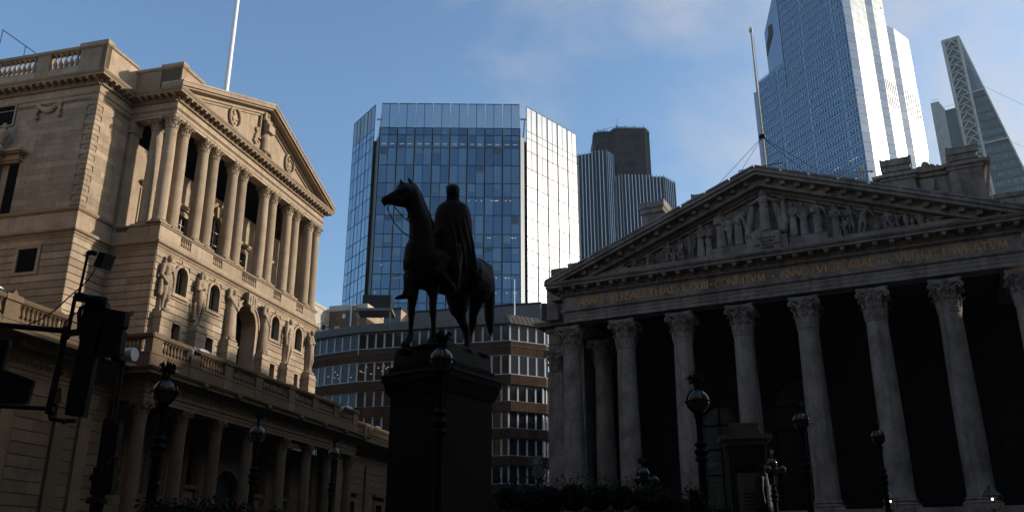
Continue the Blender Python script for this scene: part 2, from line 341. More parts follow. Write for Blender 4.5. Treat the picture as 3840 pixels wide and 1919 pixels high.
# ------------------------------------------------------------------ classical elements
def corinthian(name, mat, r, h, w):
    mb = MB(); zb = h*0.86
    mb.lathe(0, 0, [(r*1.0, -0.02), (r*1.14, 0.0), (r*1.16, h*0.03), (r*1.02, h*0.06), (r*0.98, h*0.3), (r*1.04, h*0.6), (r*1.2, h*0.78), (r*1.34, zb)], 20)
    def leaf(ang, z0, hl, wl, curl):
        ca, sa = math.cos(ang), math.sin(ang); rows = [(0, 0.02, 1.0), (0.45, 0.06, 1.05), (0.8, 0.16, 0.9), (0.97, 0.34, 0.7), (0.9, 0.46, 0.45), (0.78, 0.44, 0.25)]
        vs = []
        for f, o, ww in rows:
            for s_ in (-1, -0.5, 0, 0.5, 1):
                rr = r*1.04+o*curl+(0.05*r if s_ == 0 else (0.02*r if abs(s_) == 1 else -0.01*r)); t = s_*wl*ww/2; zz = z0+hl*f-(0.04*hl if abs(s_) == 1 else 0)
                vs.append((rr*ca-t*sa, rr*sa+t*ca, zz))
        mb.add(vs, [(i*5+j, i*5+j+1, (i+1)*5+j+1, (i+1)*5+j) for i in range(5) for j in range(4)], True)
    for k in range(8): leaf(2*math.pi*k/8, h*0.05, h*0.36, r*0.78, r*0.95)
    for k in range(8): leaf(2*math.pi*(k+0.5)/8, h*0.1, h*0.6, r*0.74, r*1.0)
    for k in range(4):
        a = math.pi/4+k*math.pi/2; d = Vector((math.cos(a), math.sin(a), 0)); R1 = w*1.3
        for sgn in (-1, 1):
            sd = Vector((-d.y, d.x, 0))*sgn
            pts = [d*r*1.05+sd*r*0.5+Vector((0, 0, h*0.45)), d*r*1.25+sd*r*0.42+Vector((0, 0, h*0.66)), d*R1*0.93+sd*r*0.16+Vector((0, 0, h*0.82))]
            for q in range(7): t = math.pi/2-q*0.95; rr = h*0.105*(1-q*0.09); pts.append(d*(R1*0.93+rr*math.cos(t)*0.9)+sd*r*0.12+Vector((0, 0, h*0.74+rr*math.sin(t))))
            mb.tube(pts, [r*0.06, r*0.07]+[r*0.075]*(len(pts)-2), 6)
            b = k*math.pi/2+math.pi/4+sgn*0.52; e = Vector((math.cos(b), math.sin(b), 0)); sb = Vector((-e.y, e.x, 0))*sgn
            pts = [e*r*1.05+Vector((0, 0, h*0.5)), e*r*1.24+sb*r*0.1+Vector((0, 0, h*0.7))]+[e*r*1.3+sb*(r*0.1+h*0.06*math.cos(1.6-q))+Vector((0, 0, h*0.76+h*0.06*math.sin(1.6-q*1.0))) for q in range(5)]
            mb.tube(pts, r*0.05, 5)
    ab = []
    for k in range(4):
        a0 = math.pi/4+k*math.pi/2; c0 = Vector((math.cos(a0), math.sin(a0)))*w*1.38; c1 = Vector((math.cos(a0+math.pi/2), math.sin(a0+math.pi/2)))*w*1.38; m = (c1-c0).normalized()
        s0, s1 = c0+m*w*0.13, c1-m*w*0.13; inn = -(c0+c1).normalized()
        for q in range(5): f = q/4; p = s0.lerp(s1, f)+inn*w*0.2*math.sin(math.pi*f); ab.append((p.x, p.y))
    mb.prism([(x*0.96, y*0.96) for x, y in ab], 'z', zb, h*0.93); mb.prism(ab, 'z', h*0.93, h)
    for k in range(4):
        a = k*math.pi/2; mb.ball((math.cos(a)*w*0.84, math.sin(a)*w*0.84, h*0.92), (w*0.13,)*3, 8, 6)
        for q in range(6): t = q*math.pi/3; mb.ball((math.cos(a)*w*0.86-math.sin(a)*w*0.1*math.cos(t), math.sin(a)*w*0.86+math.cos(a)*w*0.1*math.cos(t), h*0.92+w*0.1*math.sin(t)), w*0.06, 6, 4)
    return mb.mesh(name, mat)
def shaft(name, mat, rb, rt, H, n=32, flute=0):
    pr = [(rb*1.06, 0), (rb*1.06, H*0.008), (rb, H*0.02)]+[(rb+(rt-rb)*(max(0, f-0.3)/0.7)**1.25, H*f) for f in (0.15, 0.3, 0.42, 0.55, 0.68, 0.8, 0.9, 0.965)]+[(rt, H*0.975), (rt*1.09, H*0.982), (rt*1.09, H)]
    return MB().lathe(0, 0, pr, n*4 if flute else n, flute=flute, fl0=H*0.03, fl1=H*0.97).mesh(name, mat)
def col_base(name, mat, rb, h):
    mb = MB().box(-rb*1.36, rb*1.36, -rb*1.36, rb*1.36, 0, h*0.33)
    mb.lathe(0, 0, [(rb*1.3, h*0.33), (rb*1.36, h*0.42), (rb*1.36, h*0.5), (rb*1.28, h*0.58), (rb*1.12, h*0.64), (rb*1.12, h*0.72), (rb*1.2, h*0.78), (rb*1.22, h*0.86), (rb*1.16, h*0.93), (rb*1.06, h)], 32)
    return mb.mesh(name, mat)
def baluster(name, mat, H, r):
    mb = MB().box(-r*0.95, r*0.95, -r*0.95, r*0.95, 0, H*0.09).box(-r*0.95, r*0.95, -r*0.95, r*0.95, H*0.92, H)
    mb.lathe(0, 0, [(r*0.75, H*0.09), (r*0.85, H*0.13), (r*0.5, H*0.18), (r*0.62, H*0.22), (r*0.98, H*0.32), (r*1.0, H*0.38), (r*0.78, H*0.5), (r*0.46, H*0.68), (r*0.42, H*0.78), (r*0.72, H*0.81), (r*0.72, H*0.84), (r*0.48, H*0.87), (r*0.8, H*0.92)], 12)
    return mb.mesh(name, mat)
def modillion(name, mat, w, d, h):
    mb = MB().box(-w/2, w/2, -d, 0, h*0.6, h)
    mb.prism([(0, 0), (-d*0.35, h*0.05), (-d*0.9, h*0.3), (-d*0.95, h*0.6), (0, h*0.6)], 'x', -w*0.4, w*0.4)
    return mb.mesh(name, mat)
# ------------------------------------------------------------------ ground
def ground():
    solo('ground', MB().box(-750, 750, -750, 750, -1.0, -0.16), M_ASPH, None, None, kind='structure')
    mb = MB(); mb.box(-70, 110, -45, 60, -0.9, 0.0); solo('road', mb, M_ASPH, None, None, kind='structure')
    pv = Thing('pavement', None, None, kind='structure')
    pv.part('kerbed_paving', MB().prism([(-24, 14), (-2.5, 14), (6, 17), (14, 24), (20, 34), (14, 44), (4, 50), (-4, 44), (-9, 30)], 'z', -0.3, 0.12), M_PAVE)
    # individual flags in front of the monument
    fl = MB().box(0, 0.98, 0, 0.73, 0, 0.03).mesh('paving_flag', M_PAVE)
    for i in range(12):
        for j in range(10): pv.inst('paving_flag', fl, (-6+i*1.0+(j % 2)*0.5, 15.0+j*0.75, 0.12))
    ln = MB()
    for i in range(7): ln.box(-20+i*4, -18+i*4, 6.0, 6.12, 0.004, 0.008)
    solo('road_marking', ln, M_WHITE, None, None, kind='structure')
ground()

# ------------------------------------------------------------------ central block of the bank
UC = 57.35; B0, B1 = 42.8, 71.9; P0, P1 = 46.1, 68.6; YF, YB = 36.2, 39.9
def pair_us(): return [UC+s*o+e for s in (-1, 1) for o in (2.38, 6.37, 10.23) for e in (-0.67, 0.67)]
def human(M, h=3.9, pose=0, robe=False, hair=False):
    """parts of a standing carved figure facing -y, feet at z 0, transformed by M; scaled to height h"""
    k = h/7.6; P = lambda x, y, z: M @ Vector((x*k, y*k, z*k)); q = []
    C = lambda a, ra, b, rb: q.append(('c', P(*a), ra*k, P(*b), rb*k))
    sw = 0.18 if pose % 2 else -0.18
    q.append(('e', P(sw*0.2, -0.05, 7.1), (0.36*k, 0.42*k, 0.5*k)))                 # head
    q.append(('e', P(sw*0.2, -0.43, 7.02), (0.07*k, 0.12*k, 0.14*k)))               # nose
    q.append(('e', P(sw*0.2, -0.3, 6.78), (0.17*k, 0.16*k, 0.12*k)))                # chin
    C((sw*0.2, 0.02, 6.75), 0.24, (0, 0.05, 6.2), 0.28)
    C((-0.62, 0, 6.05), 0.34, (0.62, 0, 6.05), 0.34); C((-0.3, 0, 5.9), 0.52, (-0.22, 0, 4.7), 0.42); C((0.3, 0, 5.9), 0.52, (0.22, 0, 4.7), 0.42)
    q.append(('e', P(-0.3, -0.34, 5.65), (0.34*k, 0.2*k, 0.25*k))); q.append(('e', P(0.3, -0.34, 5.65), (0.34*k, 0.2*k, 0.25*k)))
    C((-0.3, 0, 4.3), 0.5, (0.3, 0, 4.3), 0.5); q.append(('e', P(0, -0.3, 4.9), (0.34*k, 0.2*k, 0.5*k)))
    C((-0.33, 0, 4.0), 0.47, (-0.3, -0.12, 2.2), 0.3); C((-0.3, -0.12, 2.2), 0.27, (-0.34, 0.0, 0.35), 0.17); C((-0.34, 0, 0.2), 0.18, (-0.38, -0.5, 0.12), 0.16)
    C((0.33, 0, 4.0), 0.47, (0.36+sw, -0.25, 2.2), 0.3); C((0.36+sw, -0.25, 2.2), 0.27, (0.36, 0.05, 0.35), 0.17); C((0.36, 0, 0.2), 0.18, (0.42, -0.5, 0.12), 0.16)
    if pose == 0:   # arms down, hands folded towards the hip
        C((-0.95, 0, 5.95), 0.3, (-1.12, 0, 4.7), 0.25); C((-1.12, 0, 4.7), 0.24, (-0.55, -0.5, 3.7), 0.16); q.append(('e', P(-0.45, -0.55, 3.6), (0.2*k, 0.2*k, 0.26*k)))
        C((0.95, 0, 5.95), 0.3, (1.1, 0, 4.7), 0.25); C((1.1, 0, 4.7), 0.24, (0.3, -0.6, 5.2), 0.16)
    elif pose == 1: # arms crossed on the chest
        C((-0.95, 0, 5.95), 0.3, (-1.1, -0.05, 4.9), 0.25); C((-1.1, -0.05, 4.9), 0.23, (0.3, -0.62, 5.35), 0.16)
        C((0.95, 0, 5.95), 0.3, (1.1, -0.05, 4.9), 0.25); C((1.1, -0.05, 4.9), 0.23, (-0.3, -0.6, 5.1), 0.16)
    elif pose == 2: # one arm raised over the head
        C((-0.9, 0, 6.0), 0.3, (-0.95, -0.1, 7.1), 0.24); C((-0.95, -0.1, 7.1), 0.22, (-0.1, 0.05, 7.75), 0.17)
        C((0.95, 0, 5.95), 0.3, (1.05, -0.2, 4.9), 0.24); C((1.05, -0.2, 4.9), 0.22, (0.6, -0.5, 6.1), 0.16)
    elif pose == 3: # both arms straight down
        C((-0.98, 0, 5.95), 0.3, (-1.2, 0, 4.6), 0.25); C((-1.2, 0, 4.6), 0.23, (-1.15, -0.15, 3.3), 0.16); q.append(('e', P(-1.15, -0.18, 3.1), (0.17*k, 0.2*k, 0.28*k)))
        C((0.98, 0, 5.95), 0.3, (1.2, 0, 4.6), 0.25); C((1.2, 0, 4.6), 0.23, (1.15, -0.15, 3.3), 0.16); q.append(('e', P(1.15, -0.18, 3.1), (0.17*k, 0.2*k, 0.28*k)))
    elif pose == 4: # both arms stretched out sideways
        C((-0.9, 0, 5.95), 0.3, (-1.9, -0.1, 5.3), 0.22); C((-1.9, -0.1, 5.3), 0.2, (-2.7, -0.2, 5.6), 0.14)
        C((0.9, 0, 5.95), 0.3, (1.9, -0.1, 5.3), 0.22); C((1.9, -0.1, 5.3), 0.2, (2.7, -0.2, 5.6), 0.14)
    else:           # reaching forward / holding
        C((-0.95, 0, 5.95), 0.3, (-1.0, -0.4, 4.8), 0.24); C((-1.0, -0.4, 4.8), 0.22, (-0.3, -1.0, 4.9), 0.15)
        C((0.95, 0, 5.95), 0.3, (1.5, -0.2, 5.0), 0.24); C((1.5, -0.2, 5.0), 0.22, (1.7, -0.6, 4.2), 0.15)
    if robe:
        for i in range(9):
            a = -1.35+i*0.34; C((0.55*math.sin(a), -0.34*math.cos(a), 4.4), 0.2, (0.78*math.sin(a), -0.6*math.cos(a), 0.3), 0.2)
        C((0, 0.1, 4.2), 0.6, (0, 0.15, 0.4), 0.75)
        C((-0.8, -0.2, 6.0), 0.25, (0.55, -0.5, 4.5), 0.3)
    if hair:
        q.append(('e', P(sw*0.2, 0.12, 7.25), (0.48*k, 0.45*k, 0.5*k)))
        for i in range(4): C((sw*0.2+(0.42 if i < 2 else -0.42), 0, 7.1-(i % 2)*0.4), 0.15, (sw*0.2+(0.5 if i < 2 else -0.5), -0.1, 6.6-(i % 2)*0.4), 0.13)
    return q

def bank_block():
    T = Thing('bank_building', 'warm stone classical bank block with a columned temple front behind the balustraded screen wall', 'building', FB, (UC, 46, 0)); mt = M_BANK
    low = MB(); back = 74
    full = [(B0+.04, back), (B0+.04, YB+.04), (P0+.04, YB+.04), (P0+.04, YF+.04), (P1-.04, YF+.04), (P1-.04, YB+.04), (B1-.04, YB+.04), (B1-.04, back)]
    # lower body with real openings in the portico front: front wall slabs, body behind
    rr = [(B0+.04, back), (B0+.04, YB+.04), (B1-.04, YB+.04), (B1-.04, back)]
    low.prism(rr, 'z', 0, 22.6); low.box(P0+.04, P1-.04, 38.2, YB+.03, 0, 22.3)
    T.part('rear_body', low, mt)
    up = MB(); up.box(B0+.04, B1-.04, 41.2, back, 22.6, 29.8); up.box(B0+.04, B1-.04, 47, back, 29.8, 33.0); up.box(B0+.04, P0+.2, 41.2, 47, 29.8, 33); up.box(P1-.2, B1-.04, 41.2, 47, 29.8, 33); up.box(B0+.04, P0+.2, YB+.04, 41.2, 22.6, 31.2); up.box(P1-.2, B1-.04, YB+.04, 41.2, 22.6, 31.2)
    T.part('upper_body', up, mt); T.part('attic_shade_block', MB().box(P0+.22, P1-.22, 42.4, 46.9, 29.82, 32.65), M_VOID)  # solid near-black block paints the shade of the open attic
    # portico rear wall with windows
    wins = [(UC-4.15, 0.72, 23.6, 26.55), (UC+4.15, 0.72, 23.6, 26.55), (UC-8.2, 0.72, 23.6, 26.55), (UC+8.2, 0.72, 23.6, 26.55)]
    w = MB(); xs = P0+.2; y0, y1 = YB, 41.2
    for cx, hw, z0, z1 in sorted(wins+[(UC, 1.05, 23.0, 27.1)]):
        w.box(xs, cx-hw-.0, y0, y1, 22.6, 29.8); xs = cx+hw
        if cx == UC: arch_fill(w, cx-hw, cx+hw, 22.6, 29.8, cx, 27.1, hw, y0, y1)
        else: w.box(cx-hw, cx+hw, y0, y1, 22.6, z0); w.box(cx-hw, cx+hw, y0, y1, z1, 29.8)
    w.box(xs, P1-.2, y0, y1, 22.6, 29.8); T.part('portico_rear_wall', w, mt)
    for cx, hw, z0, z1 in wins+[(UC, 1.05, 22.7, 28.1)]:
        f = T.part('window', MB().box(cx-hw, cx+hw, 40.2, 40.25, z0, z1), M_DARK)
        g = MB()
        for i in range(1, 3): g.box(cx-hw+2*hw*i/3-.03, cx-hw+2*hw*i/3+.03, 40.13, 40.19, z0, z1)
        for i in range(1, 5): g.box(cx-hw, cx+hw, 40.12, 40.18, z0+(z1-z0)*i/5-.03, z0+(z1-z0)*i/5+.03)
        T.part('glazing_bars', g, M_BUFF, f)
        if cx != UC:
            s = frame_rect(MB(), 'f', YB, cx-hw, cx+hw, z0, z1, 0.28, 0.09); s.box(cx-hw-.45, cx+hw+.45, YB-.3, YB+.05, z1+.62, z1+.82); s.box(cx-hw-.35, cx+hw+.35, YB-.2, YB+.05, z1+.5, z1+.62)
            T.part('surround', s, mt, f)
        else:
            s = arch_band(MB(), cx, 27.1, 1.05, 1.32, YB-.1, YB+.05, 14, z0=22.9); s.prism([(cx-.22, 28.0), (cx+.22, 28.0), (cx+.34, 28.9), (cx-.34, 28.9)], 'y', YB-.35, YB)
            T.part('surround', s, mt, f)
            pr = []
            for k in range(15): a = -1.15+k*2.3/14; pr.append(('e', (cx+1.35*math.sin(a)*1.1, YB-.14, 29.0-0.5*abs(math.sin(a))+.25*math.cos(3*a)), (.17, .16, .19)))
            T.inst('carved_garland', blob('carved_garland', pr, 0.05, mt, 1), (0, 0, 0))
    # lower front wall (portico podium) in the plane y=36.2 with openings
    op = []   # (cx, hw, z0, zs)
    for c in (UC-8.35, UC-4.4, UC+4.4, UC+8.35): op.append((c, 0.62, 18.75, 20.1))
    z_lo = 12.0; f = MB(); xs = P0+.04
    allop = sorted(op+[(UC, 1.48, 12.6, 18.85)])
    for cx, hw, z0, zs in allop:
        f.box(xs, cx-hw, YF+.04, 38.2, z_lo, 21.4)
        if cx == UC: arch_fill(f, cx-hw, cx+hw, z0, 21.4, cx, zs, hw, YF+.04, 38.2, 18)
        else:
            arch_fill(f, cx-hw, cx+hw, z0, 21.4, cx, zs, hw, YF+.04, 38.2)
            f.box(cx-hw, cx+hw, YF+.04, 38.2, 16.75, z0); f.box(cx-hw, cx-.45, YF+.04, 38.2, z_lo, 16.75); f.box(cx+.45, cx+hw, YF+.04, 38.2, z_lo, 16.75); f.box(cx-.45, cx+.45, YF+.04, 38.2, z_lo, 14.6)
        xs = cx+hw
    f.box(xs, P1-.04, YF+.04, 38.2, z_lo, 21.4); T.part('podium_wall', f, mt)
    for cx, hw, z0, zs in allop:
        big = cx == UC; zt = zs+hw
        f = T.part('window', MB().box(cx-hw, cx+hw, 37.35 if big else 36.6, 37.4 if big else 36.65, z0, zt), M_DARK)
        s = arch_band(MB(), cx, zs, hw+.0, hw+(.34 if big else .2), YF-.12, YF+.05, 18 if big else 12, z0=z0)
        if big:
            arch_band(s, cx, zs, hw+.34, hw+.46, YF-.2, YF+.05, 18)
            s.prism([(cx-.32, zt-.1), (cx+.32, zt-.1), (cx+.5, zt+1.0), (cx-.5, zt+1.0)], 'y', YF-.45, YF)
        else: s.box(cx-hw-.3, cx+hw+.3, YF-.16, YF+.05, z0-.22, z0); s.prism([(cx-.12, zt), (cx+.12, zt), (cx+.18, zt+.42), (cx-.18, zt+.42)], 'y', YF-.12, YF)
        T.part('surround', s, mt, f)
        g = MB()
        for i in range(1, 3): g.box(cx-hw+2*hw*i/3-.025, cx-hw+2*hw*i/3+.025, 36.5, 36.56, z0, zt) if not big else g.box(cx-hw+2*hw*i/3-.04, cx-hw+2*hw*i/3+.04, 37.25, 37.33, z0, zt)
        T.part('glazing_bars', g, M_DKM, f)
        if not big:
            f2 = T.part('window', MB().box(cx-.45, cx+.45, 36.6, 36.65, 14.6, 16.75), M_DARK)
            T.part('surround', frame_rect(MB(), 'f', YF, cx-.45, cx+.45, 14.6, 16.75, .17, .1), mt, f2)
    sh = MB()   # heraldic keystone over the big arch
    sh.box(UC-.62, UC-.06, YF-.55, YF-.4, 20.35, 21.2); sh.box(UC+.06, UC+.62, YF-.55, YF-.4, 20.35, 21.2)
    for c in (UC-.34, UC+.34): sh.box(c-.04, c+.04, YF-.6, YF-.54, 20.5, 21.05); sh.box(c-.16, c+.16, YF-.6, YF-.54, 20.75, 20.83)
    sh.lathe(0, 0, [(.26, 0), (.3, .08), (.18, .14)], 16, M=Matrix.Translation((UC, YF-.5, 20.1)) @ Matrix.Rotation(R(90), 4, 'X')); T.part('carved_shield', sh, mt)
    # rusticated stones
    holes = [(cx-hw-.2, cx+hw+.2, z0-.22, zs+hw+.2) for cx, hw, z0, zs in op]+[(UC-1.95, UC+1.95, 12, 20.8)]+[(cx-.64, cx+.64, 14.4, 16.95) for cx, *_ in op]
    st = [UC+s*o for s in (-1, 1) for o in (2.38, 6.37, 10.23)]
    holes += [(u-.62, u+.62, 12, 17.1) for u in st]
    stones(T, 'f', YF, P0, P1, 14.0, 21.2, .49, 1.3, mt, 'rusticated_stone', .045, .055, .01, holes, 280)
    stones(T, 's', P0, YF, YB-.03, 13.0, 21.2, .49, 1.9, mt, 'return_stone', .045, .055, .01, (), 60)
    stones(T, 'f', YB, B0, P0-.06, 13.0, 21.2, .49, 1.7, mt, 'return_stone', .045, .055, .01, (), 110)
    stones(T, 's', B0, YB-.04, 52, 12.0, 21.2, .49, 1.9, mt, 'side_stone', .045, .055, .01, [(42.1, 44.1, 18.8, 20.8)], 130)
    f = T.part('window', MB().box(B0-.01, B0+.03, 42.36, 43.87, 19.0, 20.57), M_VOID)
    T.part('surround', frame_rect(MB(), 's', B0, 42.36, 43.87, 19.0, 20.57, .22, .12), mt, f)
    # vent grille in the return
    vt = MB()
    for i in range(6): vt.box(P0-.06, P0-.05, 37.2+i*.1, 37.25+i*.1, 16.6, 16.95)
    T.part('vent_grille', vt, M_VOID)
    # string courses around the block
    pth = [(B0, back), (B0, YB), (P0, YB), (P0, YF), (P1, YF), (P1, YB), (B1, YB), (B1, back)]
    T.part('string_course', MB().sweep(pth, [(0, 21.12), (.08, 21.17), (.1, 21.28), (.2, 21.38), (.2, 21.44), (.36, 21.52), (.4, 21.62), (.4, 21.67), (.28, 21.73), (.04, 21.78)]), mt)
    T.part('string_course', MB().sweep(pth[:4][:3], [(0, 22.98), (.06, 23.02), (.14, 23.12), (.14, 23.22), (0.02, 23.27)]), mt)
    # podium parapet between courses with balusters
    pp = MB(); vb = MB(); us = [UC+o for o in (-8.3, -4.4, 0, 4.4, 8.3)]; xs = P0
    bw = {us[0]: .62, us[1]: .62, us[2]: 1.05, us[3]: .62, us[4]: .62}
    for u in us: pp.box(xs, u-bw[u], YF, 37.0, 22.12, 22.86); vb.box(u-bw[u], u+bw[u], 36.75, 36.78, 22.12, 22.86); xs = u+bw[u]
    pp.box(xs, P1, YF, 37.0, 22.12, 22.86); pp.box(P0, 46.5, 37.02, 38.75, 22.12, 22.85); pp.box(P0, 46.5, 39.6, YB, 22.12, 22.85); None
    pp.box(P0, P1, YF, 37.3, 21.6, 22.12); pp.box(P0, P0+.4, 37.3, YB, 21.6, 22.12); T.part('podium_parapet', pp, mt); T.part('balustrade_shade_panel', vb, M_VOID)  # near-black panel behind the balusters stands in for shade
    T.part('podium_floor', MB().box(P0+.02, P1-.02, YF+.3, YB, 22.3, 22.6), mt)
    T.part('podium_coping', MB().sweep([(P0, YB), (P0, YF), (P1, YF), (P1, YB)], [(.0, 22.84), (.08, 22.88), (.1, 22.97), (.03, 23.02)], depth=1.3), mt)
    bl = baluster('baluster', mt, .74, .105)
    for u in us:
        n = 5 if bw[u] < 1 else 8
        for i in range(n): T.inst('baluster', bl, (u-bw[u]+.12+(2*bw[u]-.24)*i/(n-1), YF+.13, 22.12))
    for i in range(3): T.inst('baluster', bl, (P0+.13, 38.95+i*.25, 22.12))
    # columns
    rb, rt, H = .445, .385, 7.0
    sm = shaft('column', mt, rb, rt, H); cp = corinthian('capital', mt, rt, .95, .56); cb = col_base('column_base', mt, rb, .3)
    for (u, d) in [(u, 36.68) for u in pair_us()]+[(46.62+.1, 37.98), (UC+10.63, 37.98)]:
        o = T.inst('column', sm, (u, d, 23.3), rot=random.uniform(0, 6)); c = link('capital', cp, o); c.location = (0, 0, H-.13); c.rotation_euler = (0, 0, -o.rotation_euler[2]); c = link('column_base', cb, o); c.location = (0, 0, -.28); c.rotation_euler = (0, 0, -o.rotation_euler[2])
    for u in (46.55, P1-.45): T.part('pilaster', MB().box(u-.4, u+.4, YB-.28, YB, 23.0, 30.2).box(u-.5, u+.5, YB-.38, YB, 23.0, 23.3).box(u-.52, u+.52, YB-.38, YB, 30.15, 30.3).prism([(u-.4, 30.3), (u+.4, 30.3), (u+.58, 31.0), (u-.58, 31.0)], 'y', YB-.42, YB), mt)
    # portico entablature
    T.part('portico_ceiling', MB().box(P0+.1, P1-.1, YF+.86, 47, 32.7, 32.94), M_REDK)  # near-black ceiling colour stands in for the portico's shade
    T.part('architrave', MB().sweep(pth, [(-.04, 31.02), (-.04, 31.24), (0, 31.25), (0, 31.5), (.04, 31.51), (.1, 31.6), (.1, 31.68), (0, 31.7), (0, 32.12), (.06, 32.16), (.06, 32.3)], depth=.85), mt)
    T.part('bead_moulding', beads([(P0, YB), (P0, YF), (P1, YF)], .11, 31.6, .12, .045), mt, stuff=True)
    T.part('dentils', dentils([(B0, 56), (B0, YB), (P0, YB), (P0, YF), (P1, YF)], .06, .16, 32.14, 32.28, .09, .055), mt, stuff=True)
    T.part('cornice', MB().sweep(pth, [(.1, 32.3), (.16, 32.34), (.16, 32.52), (.66, 32.54), (.66, 32.66), (.7, 32.68), (.8, 32.82), (.8, 32.88), (.1, 32.95)], depth=.9), mt)
    md = modillion('modillion', mt, .24, .46, .2); mcount = 0
    for (a, b, rot) in (((P0+.2, YF), (P1-.1, YF), 0), ((P0, YB-.4), (P0, YF+.1), -math.pi/2), ((B0+.2, YB), (P0-.3, YB), 0), ((B0, 52), (B0, YB+.1), -math.pi/2)):
        L = math.hypot(b[0]-a[0], b[1]-a[1]); n = max(2, round(L/.58))
        for i in range(n+1):
            f = i/n; T.inst('modillion', md, (a[0]+(b[0]-a[0])*f-(.16 if rot else 0), a[1]+(b[1]-a[1])*f-(.16 if not rot else 0), 32.35), rot)
    # pediment
    ax, az = UC, 37.45; sl = (az-32.95)/(11.25+.8)
    T.part('tympanum', MB().prism([(P0, 32.9), (P1, 32.9), (ax, 32.9+sl*11.25)], 'y', YF+.25, YF+.8), mt)
    for s in (-1, 1):
        rk = MB(); xe = ax+s*(11.25+.8)
        def bar(t0, t1, y0, tin=0): rk.prism([(xe-s*tin, 32.9+t0+sl*tin), (ax, az+t0), (ax, az+t1), (xe-s*tin, 32.9+t1+sl*tin)], 'y', y0, YF+.9)
        bar(-.0, .3, YF-.8); bar(-.14, .0, YF-.62, .1); bar(-.42, -.14, YF-.05, .4); bar(-.6, -.42, YF+.12, .8); bar(.3, .42, YF-.86)
        T.part('raking_cornice', rk, mt)
    T.part('pediment_roof', MB().prism([(P0-.3, 32.95), (P1+.3, 32.95), (ax, az+.2)], 'y', YF+.9, 52), M_LEAD)
    wr = []
    for k in range(26): a = 2*math.pi*k/26; wr.append(('e', (.72*math.cos(a), -.1, .86*math.sin(a)), (.13, .13, .13)))
    for k in range(20): a = 2*math.pi*k/20; wr.append(('e', (.42*math.cos(a*1.7)*(k % 3)/2, -.02, .5*math.sin(a)*((k+1) % 3)/2), (.12, .1, .12)))
    wr += [('c', (-.3, -.05, -.85), .08, (.25, -.05, -1.05), .06), ('c', (.3, -.05, -.85), .08, (-.25, -.05, -1.05), .06)]
    wm = blob('wreath', wr, .05, mt, 1)
    for u, z in ((53.2, 34.6), (62.0, 34.6)): T.inst('wreath', wm, (u, YF+.22, z))
    # seated/standing figure with building model in the tympanum
    pf = human(Matrix.Translation((57.5, YF-.05, 33.5)), 3.7, 2, True, True)
    for i in range(22): pf.append(('e', (56.45+random.uniform(-.35, .35)+i*.012, YF+.15, 33.55+i*.085), (.19, .13, .15)))
    pf.append(MB().box(57.0, 57.95, YF-.62, YF-.2, 35.25, 35.95)); pf.append(('c', (56.7, YF+.1, 35.0), .12, (56.75, YF+.1, 37.0), .1)); pf.append(('c', (57.3, YF, 34.8), .3, (58.5, YF-.1, 33.5), .16))
    T.inst('tympanum_figure', blob('tympanum_figure', pf, .04, mt, 2), (0, 0, 0))
    # carved figures of the podium on rusticated pedestals
    looks = [(0, 0, 0), (1, 0, 1), (2, 1, 1), (2, 1, 1), (3, 0, 0), (1, 0, 0)]
    for i, u in enumerate(sorted(st)):
        k = looks[i]; M = Matrix.Translation((u, YF-.35, 17.15)) @ Matrix.Rotation(R((-6, 8, -10, 6, 3, 12)[i]), 4, 'Z')
        q = human(M, 3.85, k[0], bool(k[1]), bool(k[2])); q.append(MB().box(u-.5, u+.5, YF-.45, YF+.1, 16.95, 17.25))
        q.append(MB().box(u-.34, u+.34, YF-.3, YF+.1, 17.2, 20.6))
        if i == 1: q += [('c', (u-.55, YF-.35, 18.6-j*.22), .1, (u-.62+j*.08, YF-.35, 18.45-j*.22), .08) for j in range(6)]
        if i == 0: q += [('c', (u-.5, YF-.3, 18.2), .16, (u-.5, YF-.3, 19.1), .13), ('c', (u+.2, YF-.6, 18.7), .1, (u+.15, YF-.5, 17.9), .12)]
        q += [('e', (u+random.uniform(-.4, .4), YF-.6, 17.1), (.2, .15, .1)) for _ in range(4)]
        s = T.inst('carved_figure', blob('carved_figure', q, .034, mt, 1), (0, 0, 0))
        pd = MB()
        for j in range(5): zz = 16.55-j*.66; pd.box(u-.62, u+.62, YF-.75, YF, zz-.62 if j else 16.05, zz)
        pd.box(u-.66, u+.66, YF-.8, YF, 16.58, 16.7); pd.box(u-.6, u+.6, YF-.72, YF, 12.5, 16.99)
        T.part('figure_pedestal', pd, mt)
    # quoins and ashlar of the upper block
    qz, n = 23.3, 22; qh = (31.35-qz)/n
    qs = [MB().box(0, a, 0, b, .02, qh-.02).mesh('quoin', mt) for a, b in ((.62, .75), (.42, .5))]
    for i in range(n): T.inst('quoin', qs[i % 2], (B0-.05, YB-.05, qz+i*qh))
    stones(T, 's', B0, YB+.75, 50.5, 23.3, 31.0, .42, 1.05, mt, 'stone', .012, .01, .008, [(45.3, 50.5, 23.2, 28.1), (46.4, 50.5, 29.8, 31.0)], 220)
    stones(T, 'f', YB, B0+.6, P0-.05, 23.3, 31.0, .42, .95, mt, 'ashlar_stone', .012, .01, .008, (), 90)
    T.part('string_course', MB().sweep([(B0, back), (B0, YB), (P0, YB)], [(0, 31.02), (.03, 31.05), (.05, 31.1)]), mt)
    # west window, garland, aedicule with urn
    f = T.part('window', MB().box(B0-.02, B0+.02, 46.62, 48.9, 29.98, 31.55), M_VOID); T.part('surround', frame_rect(MB(), 's', B0, 46.62, 48.9, 29.98, 31.45, .14, .08), mt, f)
    cx = []
    for i in range(13): a = i/12; cx.append(('e', (B0-.12, 42.95+1.5*a, 30.95-.34*math.sin(math.pi*a)), (.16, .15, .14+.08*math.sin(math.pi*a))))
